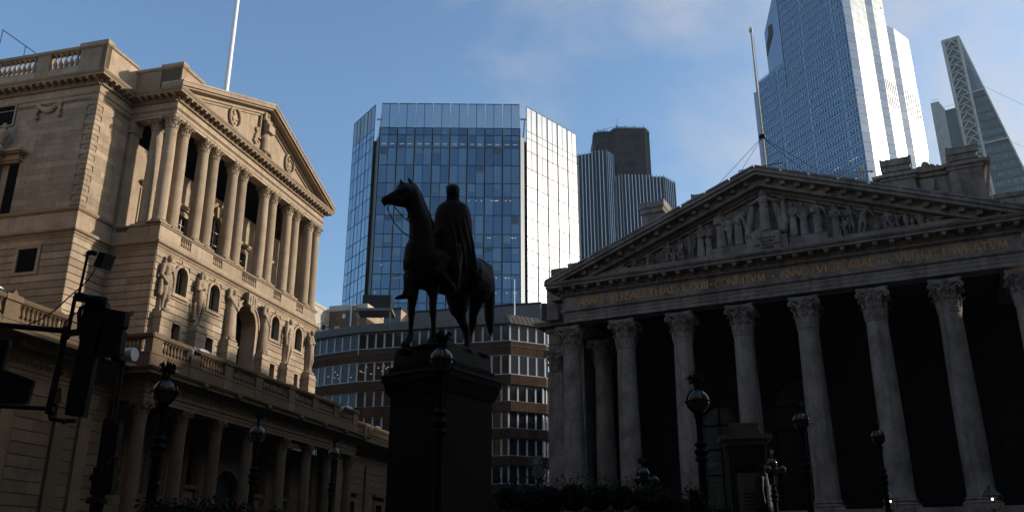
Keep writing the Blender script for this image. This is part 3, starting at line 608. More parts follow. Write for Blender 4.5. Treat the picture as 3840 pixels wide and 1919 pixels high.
    for yy in (42.8, 44.62):
        for j in range(5): cx.append(('e', (B0-.14, yy+(.04 if j % 2 else -.04), 31.1-j*.24), (.15, .15, .15)))
    for _ in range(30): a = random.random(); cx.append(('e', (B0-.24, 42.95+1.5*a, 30.95-.34*math.sin(math.pi*a)+random.uniform(-.12, .12)), (.07, .07, .07)))
    T.inst('garland', blob('garland', cx, .035, mt, 0), (0, 0, 0))
    ae = MB(); ae.box(B0-.06, B0+.02, 45.3, 46.05, 23.25, 26.9); T.part('niche_shade_panel', ae, M_VOID)  # near-black sheet on the wall paints the niche's shade
    e = MB()
    for (o, z0, z1) in ((.32, 26.85, 27.0), (.42, 27.0, 27.25), (.38, 27.25, 27.42), (.6, 27.42, 27.52), (.75, 27.52, 27.68)): e.box(B0-o, B0, 45.2-(o-.3), 52, z0, z1)
    for (o, z0, z1) in ((.9, 26.9, 27.35), (1.1, 27.35, 27.5), (1.25, 27.5, 27.66)): e.box(B0-o, B0-.2, 46.4-(o-.9), 52, z0, z1)
    T.part('window_hood', e, mt)
    T.part('attached_column', MB().lathe(B0-.55, 46.95, [(.36, 23.3), (.36, 23.5), (.3, 23.6), (.3, 25), (.26, 26.6), (.3, 26.65), (.34, 26.9)], 20), mt)
    T.part('attached_column', MB().lathe(B0-.55, 49.6, [(.36, 23.3), (.36, 23.5), (.3, 23.6), (.3, 25), (.26, 26.6), (.3, 26.65), (.34, 26.9)], 20), mt)
    sg = MB(); M = Matrix.Translation((B0-.1, 48.6, 27.2)) @ Matrix.Rotation(R(90), 4, 'Z')
    q = MB(); arch_band(q, 0, 0, 1.5, 1.95, 0, .9, 14); sg.merge(q, M); T.part('segmental_hood', sg, mt)
    T.part('urn', MB().lathe(B0-.65, 46.5, [(.26, 27.66), (.26, 27.8), (.14, 27.95), (.12, 28.1), (.2, 28.2), (.1, 28.3), (.28, 28.55), (.36, 28.85), (.36, 29.0), (.22, 29.2), (.14, 29.3), (.2, 29.36), (.16, 29.6), (.05, 29.75)], 18), mt)
    # roof parapet: solid blocks, balusters, coping
    pz0, pz1 = 32.95, 35.2
    q = MB(); q.sweep(pth[:4], [(-.02, pz0), (-.02, pz0+.95)], depth=.45); q.box(B0, B0+.45, YB, 42.05, pz0, pz1); q.box(B0, B0+.5, 44.5, 45.6, pz0, pz1); q.box(B0, B0+.5, 49.2, 50.2, pz0, pz1)
    q.box(B0, P0+.3, YB, YB+.4, pz0, pz1); q.box(P0, P0+.45, YF+.1, YB+.3, pz0, 34.85); q.box(P0, 48.7, YF+.02, YF+.5, pz0, 34.85); q.box(48.7, 51.2, YF+.95, YF+1.3, pz0, 34.35)
    q.box(P0, P0+.45, YF, 37.9, pz0, 34.86)
    T.part('parapet', q, mt)
    c = MB(); c.sweep([(B0, 56), (B0, YB), (P0-.02, YB)], [(.0, pz1-.02), (.1, pz1+.04), (.12, pz1+.22), (0, pz1+.28)], depth=.5)
    T.part('parapet_coping', c, mt); c = MB(); c.sweep([(P0, YB), (P0, YF), (48.7, YF)], [(.0, 34.83), (.1, 34.9), (.12, 35.08), (0, 35.12)], depth=.5)
    c.box(B0-.14, B0+.5, YB-.14, 42.1, pz1+.1, pz1+.42); c.box(P0-.14, P0+.5, YF-.14, 37.9, 35.0, 35.24); c.box(48.7, 51.3, YF+.8, YF+1.4, 34.33, 34.5)
    T.part('parapet_coping', c, mt); T.part('corner_block', MB().box(P1-.7, P1+.8, 37.2, 38.6, 32.95, 35.9).box(P1-.8, P1+.9, 37.1, 38.7, 35.9, 36.15), mt)
    bl = baluster('baluster', mt, 1.28, .17)
    for y0, y1, n in ((42.2, 44.4, 5), (45.75, 49.1, 8), (50.4, 53.5, 8)):
        for i in range(n): T.inst('baluster', bl, (B0+.2, y0+(y1-y0)*(i+.5)/n, pz0+.95))
    # mansard roof with railing glimpsed behind the parapet
    rf = MB().prism([(50.5, 33.0), (50.5, 35.6), (54.5, 38.0), (70, 38.0), (70, 33)], 'x', B0+1.2, B1-1.5); T.part('mansard_roof', rf, M_SLATE)
    tl = MB()
    for i in range(60):
        for j in range(8): tl.box(B0+1.3+i*.35, B0+1.6+i*.35, 50.45+j*.5, 50.95+j*.5, 35.58+j*.3, 35.72+j*.3)
    T.part('roof_tiles', tl, M_SLATE, stuff=True)
    rl = MB()
    for i in range(5): rl.tube([(43.4+i*2.2, 50, 37.0), (43.4+i*2.2, 50, 38.55)], .03, 5)
    rl.tube([(43.4, 50, 38.55), (52.5, 50, 38.55)], .035, 5); rl.tube([(B0+3, 41.0, 35.5), (B0+6.5, 41.2, 35.4)], .03, 5)
    T.part('roof_railing', rl, M_DKM)
    T.part('flat_roof', MB().box(B0+.3, B1-.3, YB+.4, 52, 32.9, 33.1), M_LEAD)
    return T
def walkp(path, step):
    out = []
    for a, b in zip(path, path[1:]):
        L = math.hypot(b[0]-a[0], b[1]-a[1]); n = max(1, int(L/step)); dx, dy = (b[0]-a[0])/L, (b[1]-a[1])/L
        for i in range(n): f = (i+.5)/n*L; out.append((a[0]+dx*f, a[1]+dy*f, dx, dy))
    return out
def dentils(path, o0, o1, z0, z1, step, w):
    mb = MB()
    for x, y, dx, dy in walkp(path, step):
        nx, ny = dy, -dx; vs = []
        for z in (z0, z1):
            for a, o in ((-w/2, o0), (w/2, o0), (w/2, o1), (-w/2, o1)): vs.append((x+dx*a+nx*o, y+dy*a+ny*o, z))
        mb.add(vs, [(0,1,2,3),(7,6,5,4),(0,4,5,1),(1,5,6,2),(2,6,7,3),(3,7,4,0)])
    return mb
def beads(path, o, z, step, r):
    mb = MB()
    for x, y, dx, dy in walkp(path, step): mb.ball((x+dy*o, y-dx*o, z), (r, r, r), 6, 4)
    return mb
bank_block()

# ------------------------------------------------------------------ screen wall of the bank
def fret(mb, x0, x1, y, z0, z1):
    """Greek key band standing 3 cm proud of plane y"""
    h = z1-z0; t = h*.1; n = max(1, round((x1-x0)/(h*1.12))); w = (x1-x0)/n; y0 = y-.06
    mb.box(x0, x1, y0, y, z0-t*1.2, z0-t*.3); mb.box(x0, x1, y0, y, z1+t*.3, z1+t*1.2)
    for i in range(n):
        a = x0+i*w; L = lambda u0, u1, v0, v1: mb.box(a+u0*w, a+u1*w, y0, y, z0+v0*h, z0+v1*h)
        L(.04, .13, 0, 1); L(.04, .82, .9, 1); L(.73, .82, .3, 1); L(.3, .82, .3, .4); L(.3, .39, .3, .7); L(.39, .58, .6, .7); L(.13, 1.04, 0, .09)
    return mb
SF, SB = 33.0, 35.25; S0, S1 = 42.77, 71.95
def screen():
    T = Thing('screen_wall', 'low dark stone screen wall with fluted columns, Greek key frieze and balustrade along the street', 'wall', FB, (UC, SF, 0)); mt = M_SCR
    L0, L1 = 20.0, 130.0; xs = [UC+s*o for s in (-1, 1) for o in (2.4, 6.37, 10.22, 14.12)]; xs.sort()
    pth = [(L0, SB), (S0, SB), (S0, SF), (S1, SF), (S1, SB), (L1, SB)]
    bk = MB(); bk.box(L0, S0, SB+.05, SB+1, 0, 11.8); bk.box(S1, L1, SB+.05, SB+1, 0, 11.8)
    T.part('backing_wall', bk, mt)
    # recessed wall behind the columns with doorway and windows
    RW = 36.4; w = MB(); arch_fill(w, UC-2.4, UC+2.4, 0, 10.6, UC, 6.2, 1.75, RW, RW+.5, 16)
    wc = [(a+b)/2 for a, b in zip(xs, xs[1:]) if abs((a+b)/2-UC) > 1]; cur = S0-.5
    for c in sorted(wc+[UC]):
        if c == UC: w.box(cur, UC-2.4, RW, RW+.5, 0, 10.6); cur = UC+2.4; continue
        w.box(cur, c-.55, RW, RW+.5, 0, 10.6); w.box(c-.55, c+.55, RW, RW+.5, 0, 6.6); w.box(c-.55, c+.55, RW, RW+.5, 9.6, 10.6); cur = c+.55
    w.box(cur, S1+.5, RW, RW+.5, 0, 10.6); T.part('recessed_wall', w, mt)
    for c in wc:
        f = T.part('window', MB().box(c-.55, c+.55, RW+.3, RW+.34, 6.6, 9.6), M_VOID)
        p = MB()
        for s in (-1, 1):
            p.box(c+s*.85-.22, c+s*.85+.22, RW-.14, RW, 5.8, 9.9)
            for k in range(4): p.box(c+s*.85-.19+k*.115, c+s*.85-.14+k*.115, RW-.18, RW-.14, 5.9, 9.8)
        p.box(c-1.15, c+1.15, RW-.2, RW, 9.9, 10.15); p.box(c-.7, c+.7, RW-.2, RW, 6.35, 6.6); T.part('surround', p, mt, f)
    dr = T.part('door', MB().box(UC-1.75, UC+1.75, RW+.4, RW+.45, 0, 8), M_DKM); T.part('surround', arch_band(MB(), UC, 6.2, 1.75, 2.05, RW-.15, RW+.02, 16, z0=0), mt, dr)
    a = MB(); arch_band(a, xs[0]+1.95, 3.0, .8, 1.05, RW-.12, RW+.02, 12, z0=0); T.part('niche_arch', a, mt)
    stones(T, 'f', RW, S0-.3, S1+.3, 0.6, 10.4, .62, 1.5, mt, 'rusticated_stone', .04, .05, .012, [(c-1.15, c+1.15, 5.7, 10.4) for c in wc]+[(UC-2.05, UC+2.05, 0, 8.4)], 280)
    # side strips of the left and right wings
    hl = [(36.3, 38.1, 0, 8.6)]
    stones(T, 'f', SB, L0, S0-.45, 0.6, 10.45, .62, 1.35, mt, 'wing_stone', .04, .045, .012, [(31.2, 34.2, 0, 9.2), (38.6, 39.5, 0, 10.4), (34.9, 36.0, 0, 10.4), (40.4, 41.3, 0, 10.4)], 200)
    for x0 in (34.95, 38.65, 40.45):
        pl = MB(); pl.box(x0, x0+.85, SB-.22, SB, 0, 9.5); pl.box(x0-.08, x0+.93, SB-.3, SB, 9.5, 9.65); pl.prism([(x0, 9.65), (x0+.85, 9.65), (x0+1.0, 10.45), (x0-.15, 10.45)], 'y', SB-.34, SB)
        T.part('wing_pilaster', pl, mt)
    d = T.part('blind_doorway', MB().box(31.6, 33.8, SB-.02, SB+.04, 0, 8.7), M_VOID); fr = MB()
    for k, wd in enumerate((.35, .24, .12)): frame_rect(fr, 'f', SB, 31.6+.0, 33.8, 0, 8.7, wd+.1, .08+.05*k)
    T.part('surround', fr, mt, d)
    stones(T, 'f', SB, S1+.5, L1, 0.6, 10.45, .62, 1.8, mt, 'far_stone', .04, .045, .012, [(75, 77.4, 0, 8), (81.5, 83.9, 0, 8)], 0)
    for c in (76.2, 82.7):
        f = T.part('blind_doorway', MB().box(c-.8, c+.8, SB-.02, SB+.03, 0, 7), M_VOID)
        T.part('surround', frame_rect(MB(), 'f', SB, c-.8, c+.8, 0, 7, .35, .14).box(c-1.4, c+1.4, SB-.4, SB, 7.7, 7.95), mt, f)
    for x0 in (72.6, 79, 85.4, 91.8): T.part('wing_pilaster', MB().box(x0, x0+.9, SB-.25, SB, 0, 10.4), mt)
    # entablature
    T.part('architrave', MB().sweep(pth, [(-.04, 10.49), (-.04, 10.68), (0, 10.7), (0, 10.9), (.05, 10.92), (.1, 11.0), (.1, 11.04), (0, 11.06), (0, 11.62), (.08, 11.66), (.12, 11.74)], depth=1.0), mt)
    ft = MB(); fret(ft, S0+.05, S1-.05, SF, 11.1, 11.55); fret(ft, L0, S0-.1, SB, 11.1, 11.55); fret(ft, S1+.1, 110, SB, 11.1, 11.55); T.part('greek_key_frieze', ft, mt, stuff=True)
    T.part('cornice', MB().sweep(pth, [(.12, 11.74), (.2, 11.78), (.2, 11.86), (.78, 11.9), (.8, 12.04), (.9, 12.1), (1.0, 12.22), (1.0, 12.26), (.3, 12.36)], depth=1.0), mt)
    T.part('balustrade_plinth', MB().sweep(pth, [(.04, 12.3), (.04, 13.2), (.08, 13.22), (.08, 13.3), (.0, 13.34)], depth=.5), mt)
    T.part('terrace_floor', MB().box(L0, 120, SF+.4, 38, 12.2, 12.4), mt)
    T.part('balustrade_coping', MB().sweep(pth, [(.02, 14.16), (.1, 14.22), (.14, 14.34), (.14, 14.4), (.04, 14.46)], depth=.4), mt)
    lm = blob('lion_mask', [('e', (0, -.12, 0), (.16, .16, .17)), ('e', (0, -.26, -.05), (.08, .08, .07)), ('e', (-.12, -.1, .1), (.07, .06, .07)), ('e', (.12, -.1, .1), (.07, .06, .07))], .03, mt, 1)
    pier = MB().box(-.47, .47, -.06, .42, 0, 1.86).box(-.5, .5, -.1, .42, .86, .94).box(-.53, .53, -.16, .46, 1.82, 2.12).mesh('pier', mt)
    pieru = list(xs)+[85.4, 91.8, 98.2, 79.0, 72.5]
    for u in xs: T.inst('pier', pier, (u if abs(u-UC) < 14 else (S0+.49 if u < UC else S1-.49), SF, 12.36)); T.inst('lion_mask', lm, (u, SF-.9, 12.0))
    for u in (22.5, 28.5, 34.6, 38.9, 72.5, 79.0, 85.4, 91.8, 98.2, 104.6): T.inst('pier', pier, (u, SB, 12.36)); T.inst('lion_mask', lm, (u, SB-.9, 12.0))
    bl = baluster('baluster', mt, .84, .125)
    def row(a, b, y):
        n = max(1, int((b-a)/.3))
        for i in range(n): T.inst('baluster', bl, (a+(b-a)*(i+.5)/n, y+.16, 13.33))
    ex = [S0+.49]+xs[1:-1]+[S1-.49]
    for a, b in zip(ex, ex[1:]): row(a+.47, b-.47, SF)
    ex = [22.5, 28.5, 34.6, 38.9, S0]
    for a, b in zip(ex, ex[1:]): row(a+.47, b-(.47 if b < S0 else .3), SB)
    ex = [72.5, 79.0, 85.4, 91.8, 98.2]
    for a, b in zip(ex, ex[1:]): row(a+.47, b-.47, SB)
    for i in range(5): T.inst('baluster', bl, (S0+.16, SF+.95+i*.27, 13.33))
    # acroteria on the left wing coping
    ac = MB().prism([(-.45, 0), (-.2, .06), (-.1, .2), (0, .34), (.1, .2), (.2, .06), (.45, 0)], 'y', 0, .3).mesh('acroterion', mt)
    for u in (34.6, 37.6, 38.95, 40.3): T.inst('acroterion', ac, (u, SB-.1, 14.44))
    # fluted columns
    rb, rt, H = .42, .36, 7.7
    sm = shaft('column', mt, rb, rt, H, n=24, flute=24); cp = corinthian('capital', mt, rt, 1.02, .54); cb = col_base('column_base', mt, rb, .3)
    for u in xs: T.inst('column', sm, (u, SF+.45, 1.75), subs=(('capital', cp, (0, 0, H)), ('column_base', cb, (0, 0, -.3))))
    T.part('step', MB().box(S0-.6, S1+.6, SF-.4, RW, 0, .7).box(S0-.3, S1+.3, SF-.15, RW, .7, 1.45), mt)
screen()
# ------------------------------------------------------------------ lettering built from strokes
TH, TN = .2, .13
def arcp(cx, cy, rx, ry, a0, a1, n=9): return [(cx+rx*math.cos(R(a0+(a1-a0)*i/n)), cy+ry*math.sin(R(a0+(a1-a0)*i/n))) for i in range(n+1)]
GL = {  # width, strokes (points, thickness), serifs (x, y) centres
 'A': (.9, [([(.06, 0), (.45, 1)], TN), ([(.45, 1), (.84, 0)], TH), ([(.2, .36), (.7, .36)], TN)], [(.06, 0), (.84, 0)]),
 'B': (.66, [([(.14, 0), (.14, 1)], TH), ([(.14, .96), (.35, .96)]+arcp(.35, .76, .2, .2, 90, -90)+[(.14, .54)], TN), ([(.35, .54)]+arcp(.38, .29, .24, .25, 90, -90)+[(.14, .04)], TN)], [(.1, 0), (.1, 1)]),
 'C': (.85, [(arcp(.5, .5, .4, .48, 50, 310, 14), .15)], []),
 'D': (.85, [([(.14, 0), (.14, 1)], TH), ([(.14, .96), (.34, .96)]+arcp(.36, .5, .38, .46, 90, -90, 12)+[(.14, .04)], .14)], [(.1, 0), (.1, 1)]),
 'E': (.6, [([(.14, 0), (.14, 1)], TH), ([(.14, .96), (.54, .96)], TN), ([(.14, .52), (.46, .52)], TN), ([(.14, .04), (.56, .04)], TN), ([(.54, .98), (.54, .84)], .05), ([(.56, .02), (.56, .18)], .05)], [(.1, 0), (.1, 1)]),
 'F': (.56, [([(.14, 0), (.14, 1)], TH), ([(.14, .96), (.54, .96)], TN), ([(.14, .52), (.44, .52)], TN)], [(.14, 0), (.1, 1)]),
 'H': (.86, [([(.14, 0), (.14, 1)], TH), ([(.72, 0), (.72, 1)], TH), ([(.14, .52), (.72, .52)], TN)], [(.14, 0), (.14, 1), (.72, 0), (.72, 1)]),
 'I': (.34, [([(.17, 0), (.17, 1)], TH)], [(.17, 0), (.17, 1)]),
 'L': (.58, [([(.14, 0), (.14, 1)], TH), ([(.14, .04), (.54, .04)], TN), ([(.54, .02), (.54, .2)], .05)], [(.1, 0), (.14, 1)]),
 'M': (1.05, [([(.12, 0), (.2, 1)], TN), ([(.2, 1), (.52, .06)], TH), ([(.52, .06), (.84, 1)], TN), ([(.84, 1), (.93, 0)], TH)], [(.12, 0), (.93, 0)]),
 'N': (.9, [([(.13, 0), (.13, 1)], TN), ([(.13, 1), (.76, 0)], TH), ([(.76, 0), (.76, 1)], TN)], [(.13, 0), (.08, 1), (.76, 1)]),
 'O': (.95, [(arcp(.47, .5, .4, .47, 0, 360, 20), .16)], []),
 'P': (.62, [([(.14, 0), (.14, 1)], TH), ([(.14, .96), (.34, .96)]+arcp(.36, .72, .2, .24, 90, -90)+[(.14, .48)], TN)], [(.14, 0), (.1, 1)]),
 'R': (.74, [([(.14, 0), (.14, 1)], TH), ([(.14, .96), (.34, .96)]+arcp(.36, .74, .2, .22, 90, -90)+[(.14, .52)], TN), ([(.36, .52), (.68, 0)], TH)], [(.14, 0), (.1, 1), (.7, 0)]),
 'S': (.6, [(arcp(.3, .74, .2, .22, 30, 270, 10)+arcp(.3, .27, .22, .25, 90, -150, 10), .15)], []),
 'T': (.76, [([(.38, 0), (.38, 1)], TH), ([(.05, .96), (.71, .96)], TN), ([(.05, .98), (.05, .82)], .05), ([(.71, .98), (.71, .82)], .05)], [(.38, 0)]),
 'U': (.85, [([(.14, 1), (.14, .35)]+arcp(.42, .3, .28, .26, 180, 360, 8)+[(.7, 1)], .11)], [(.14, 1), (.7, 1)]),
 'V': (.85, [([(.08, 1), (.43, 0)], TH), ([(.43, 0), (.78, 1)], TN)], [(.08, 1), (.78, 1)]),
 'X': (.84, [([(.1, 1), (.74, 0)], TH), ([(.12, 0), (.72, 1)], TN)], [(.1, 1), (.74, 0), (.12, 0), (.72, 1)]),
 'Z': (.72, [([(.08, .96), (.64, .96)], TN), ([(.62, .96), (.1, .04)], TH), ([(.1, .04), (.66, .04)], TN)], []),
 'G': (.85, [(arcp(.5, .5, .4, .48, 50, 320, 14), .11), ([(.8, .0), (.8, .42)], TH)], [(.8, .45)]),
 "'": (.2, [([(.1, .8), (.1, 1)], .1)], []), ' ': (.35, [], []), '.': (.3, [([(.15, .36), (.15, .58)], .24)], []),
}
def glyph(ch, h, wx, dep):
    w, st, sf = GL[ch]; mb = MB()
    for pts, th in st:
        for a, b in zip(pts, pts[1:]):
            ax, az, bx, bz = a[0]*h*wx, a[1]*h, b[0]*h*wx, b[1]*h; dx, dz = bx-ax, bz-az; L = math.hypot(dx, dz) or 1e-6; nx, nz = -dz/L*th*h/2, dx/L*th*h/2
            ex, ez = (dx/L*th*h*.25, dz/L*th*h*.25) if len(pts) > 2 else (0, 0)
            mb.prism([(ax+nx-ex, az+nz-ez), (ax-nx-ex, az-nz-ez), (bx-nx+ex, bz-nz+ez), (bx+nx+ex, bz+nz+ez)], 'y', -dep, 0)
    for x, z in sf: mb.box((x-.13)*h*wx, (x+.13)*h*wx, -dep*.96, 0, (z*h if z == 0 else z*h-.05*h), (.05*h if z == 0 else z*h))
    return mb
def put_text(T, s, x0, x1, y, z, h, mat, dep=.03, name='letter', parent=None):
    W = sum(GL[c][0] for c in s); wx = (x1-x0)/(W*h); x = x0
    for c in s:
        if c != ' ':
            me = glyph(c, h, wx, dep).mesh(name, mat); T.inst(name, me, (x, y, z))
        x += GL[c][0]*h*wx

# ------------------------------------------------------------------ exchange building on the right
def exchange():
    T = Thing('exchange_building', 'dark neoclassical exchange with eight column portico, sculpted pediment and gilded Latin inscription', 'building', FR, (-8.65, 56, 0)); mt = M_RE
    X0, X1, Y = -22.1, 4.8, 51.3; xs = [-8.65+3.76*(k+.5) for k in range(-4, 4)]; ctr = -8.65
    # podium and steps
    sp = MB()
    for i in range(9): sp.box(X0-1.2, X1+1.2, Y-4.0+i*.36, 60, i*.42, (i+1)*.42)
    T.part('steps', sp, mt)
    T.part('podium', MB().box(X0-.8, X1+.8, Y-.8, 60, 0, 4.3), mt)
    rb, rt, H = .68, .575, 9.95
    sm = shaft('column', mt, rb, rt, H, n=48); cp = corinthian('capital', mt, rt, 1.62, .88); cb = col_base('column_base', mt, rb, .5)
    for x in xs: T.inst('column', sm, (x, 52.0, 4.8), rot=0, subs=(('capital', cp, (0, 0, H)), ('column_base', cb, (0, 0, -.5))))
    # drum joints
    M_SOOTJ = stone('soot_in_joints', (0.15, 0.135, 0.12), var=0.2, stain=0.5)
    jt = MB(); rj = random.Random(6)
    for x in xs:
        for k in range(1, 7):
            z = 4.8+H*k/7+rj.uniform(-.45, .45); f = (z-4.8)/H; r = rb+(rt-rb)*(max(0, f-.3)/.7)**1.25
            jt.lathe(x, 52.0, [(r+.0015, z-.008), (r+.003, z), (r+.0015, z+.008)], 40)
    T.part('drum_joints', jt, M_SOOTJ, stuff=True)
    # inner columns and rear wall
    for x in (X0+.3,):
        for y in (56.4,): T.inst('inner_column', sm, (x+.5, y, 4.8), subs=(('capital', cp, (0, 0, H)), ('column_base', cb, (0, 0, -.5))))
    RW = 59.5; w = MB(); cur = X0-.4
    bays = [(xs[0]+1.9, 1.2, 5.0, 10), (xs[2], 1.3, 5.0, 10.5), (ctr, 1.9, 4.3, 11.5), (xs[5]+.0, 1.3, 5.0, 10.5), (4.0, 1.3, 5.0, 10.3)]
    for cx, hw, z0, zs in bays:
        w.box(cur, cx-hw, RW, RW+.6, 4.3, 16.7); arch_fill(w, cx-hw, cx+hw, z0, 16.7, cx, zs, hw, RW, RW+.6); w.box(cx-hw, cx+hw, RW, RW+.6, 4.3, z0) if z0 > 4.35 else None; cur = cx+hw
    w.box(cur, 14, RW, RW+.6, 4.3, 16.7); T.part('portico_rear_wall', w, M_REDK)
    for cx, hw, z0, zs in bays:
        f = T.part('window', MB().box(cx-hw, cx+hw, RW+.35, RW+.4, z0, zs+hw), M_DARK); s = arch_band(MB(), cx, zs, hw, hw+.3, RW-.1, RW+.02, 14, z0=z0); T.part('surround', s, M_REDK, f)
        g = MB(); g.box(cx-.05, cx+.05, RW+.25, RW+.34, z0, zs+hw)
        for zz in (z0+2.2, zs-1.6, zs): g.box(cx-hw, cx+hw, RW+.25, RW+.33, zz-.06, zz+.06)
        T.part('glazing_bars', g, M_REDK, f)
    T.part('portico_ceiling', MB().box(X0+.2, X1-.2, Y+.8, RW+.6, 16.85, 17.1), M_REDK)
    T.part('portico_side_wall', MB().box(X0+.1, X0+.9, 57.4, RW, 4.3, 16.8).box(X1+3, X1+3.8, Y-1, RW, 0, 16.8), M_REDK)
    path = [(X0, 60), (X0, Y), (X1, Y), (X1, 60)]
    T.part('architrave', MB().sweep(path, [(-.06, 16.62), (-.06, 16.84), (-.03, 16.85), (-.03, 17.08), (0, 17.09), (0, 17.27), (.06, 17.3), (.13, 17.4), (.13, 17.47), (0, 17.49)], depth=1.2), mt)
    fb = MB(); n = 14
    for i in range(n): a = X0+(X1-X0)*i/n; fb.box(a+.004, a+(X1-X0)/n-.004, Y-.0+.002*(i % 3), Y+1, 17.49, 18.32)
    fb.box(X0+.01, X0+1, Y+.6, 60, 17.49, 18.32); T.part('frieze', fb, mt, stuff=True)
    T.part('egg_and_dart', beads([(X0, 58), (X0, Y), (X1, Y)], .11, 17.36, .14, .05), mt, stuff=True)
    T.part('bed_moulding', MB().sweep(path, [(0, 18.32), (.06, 18.34), (.12, 18.4), (.12, 18.55), (.22, 18.6)], depth=1), mt)
    T.part('dentils', dentils(path, .1, .24, 18.4, 18.54, .2, .12), mt, stuff=True)
    T.part('cornice', MB().sweep(path, [(.2, 18.6), (.2, 18.86), (.78, 18.88), (.78, 19.02), (.84, 19.04), (.94, 19.16), (.94, 19.22), (.5, 19.3)], depth=1.2), mt)
    T.part('bead_moulding', beads(path, .86, 19.09, .13, .04), mt, stuff=True)
    md = modillion('modillion', mt, .28, .5, .26); n = 31
    for i in range(n): T.inst('modillion', md, (X0+.15+(X1-X0-.3)*i/(n-1), Y-.2, 18.6))
    for i in range(6): T.inst('modillion', md, (X0-.2, Y+.5+i*.9, 18.6), -math.pi/2)
    cf = MB()
    for i in range(n-1): cf.ball((X0+.15+(X1-X0-.3)*(i+.5)/(n-1), Y-.48, 18.86), (.1, .1, .05), 8, 4)
    T.part('cornice_rosettes', cf, mt, stuff=True)
    put_words = [("ANNO", -20.95, -19.2), (".", -19.05, -18.85), ("ELIZABETHAE", -18.7, -14.35), (".", -14.22, -14.02), ("R", -13.93, -13.58), (".", -13.5, -13.3), ("XIII", -13.2, -12.25), (".", -12.18, -11.98), ("CONDITVM", -11.88, -8.79), (".", -8.45, -8.25),
        ("ANNO", -7.93, -6.23), (".", -6.12, -5.92), ("VICTORIAE", -5.82, -2.65), (".", -2.52, -2.32), ("R", -2.23, -1.85), (".", -1.78, -1.58), ("VIII", -1.5, -.56), (".", -.46, -.26), ("RESTAVRATVM", -.17, 4.11)]
    for s, a, b in put_words: put_text(T, s, a, b, Y, 17.63, .5, M_GOLD, .035)
    # pediment
    ax, az = ctr, 24.75; xl, xr = X0-.95, X1+.95; hw = (xr-xl)/2; sl = (az-19.28)/hw; yf = Y-.94
    T.part('tympanum', MB().prism([(X0+.2, 19.25), (X1-.2, 19.25), (ax, 19.25+sl*(hw-1.2))], 'y', Y+.65, Y+1.4), mt)
    T.part('tympanum_ledge', MB().box(X0+1.6, X1-1.6, Y-.0, Y+.7, 19.2, 19.76), mt)
    for s in (-1, 1):
        xe = ax+s*hw
        def bar(mb, t0, t1, y0, tin=0): mb.prism([(xe-s*tin, 19.28+t0+sl*tin), (ax, az+t0), (ax, az+t1), (xe-s*tin, 19.28+t1+sl*tin)], 'y', y0, Y+1.0)
        rk = MB(); bar(rk, -.22, .0, yf); bar(rk, -.44, -.22, yf+.12, .05); bar(rk, -.95, -.44, Y-.2, .6); bar(rk, -1.12, -.95, Y+.3, 1.4); bar(rk, -1.3, -1.12, Y+.45, 2.0)
        T.part('raking_cornice', rk, mt)
        bd = MB()
        nb = 100
        for i in range(nb): f = (i+.5)/nb; bd.ball((xe-s*hw*f, yf+.1, 19.28-.2+sl*hw*f), .04, 6, 4)
        T.part('bead_moulding', bd, mt, stuff=True)
        rm = MB().prism([(-.14, 0), (.14, 0), (.14, .26), (-.14, .26)], 'y', -.34, 0).mesh('modillion', mt)
        for i in range(16): f = (i+1.2)/17; T.inst('modillion', rm, (xe-s*hw*f, Y-.2, 19.28-.44-.27+sl*hw*f))
        # capping slabs with joints
        for i in range(9):
            f0, f1 = i/9, (i+1)/9; m = MB(); g = .006
            m.prism([(xe-s*hw*(f0+g), 19.3+sl*hw*(f0+g)), (xe-s*hw*(f1-g/2), 19.3+sl*hw*(f1-g/2)), (xe-s*hw*(f1-g/2), 19.42+sl*hw*(f1-g/2)), (xe-s*hw*(f0+g), 19.42+sl*hw*(f0+g))], 'y', yf-.05, Y+2.2)
            T.part('capping_slab', m, mt)
    T.part('portico_roof', MB().prism([(X0, 19.0), (X1, 19.0), (ax, az-.25)], 'y', Y+1.0, 60.2), M_LEAD)
    # relief figures of the pediment
    YB_ = Y+.45; zb = 19.76
    figs = [(-14.0, 1.55, 5, 0, 'sit'), (-14.75, 1.55, 0, 1, 'sit'), (-13.3, 1.95, 3, 0, ''), (-12.62, 2.3, 1, 1, ''), (-12.1, 2.2, 0, 1, ''), (-11.3, 2.55, 5, 1, 'up'), (-10.75, 2.2, 0, 0, 'up'), (-10.2, 2.4, 5, 1, 'up'),
            (-6.85, 2.35, 1, 1, 'up'), (-6.25, 2.2, 0, 1, 'up'), (-5.45, 2.2, 5, 1, 'up'), (-4.45, 2.15, 1, 1, ''), (-4.0, 1.25, 5, 1, 'sit'), (-3.65, 1.95, 5, 0, ''), (-2.9, 1.7, 5, 0, 'bend'), (-1.6, 1.35, 0, 1, 'sit'), (-1.15, 1.1, 1, 1, 'sit'), (-16.1, 1.15, 1, 1, 'sit'), (-17.1, .95, 5, 1, 'sit')]
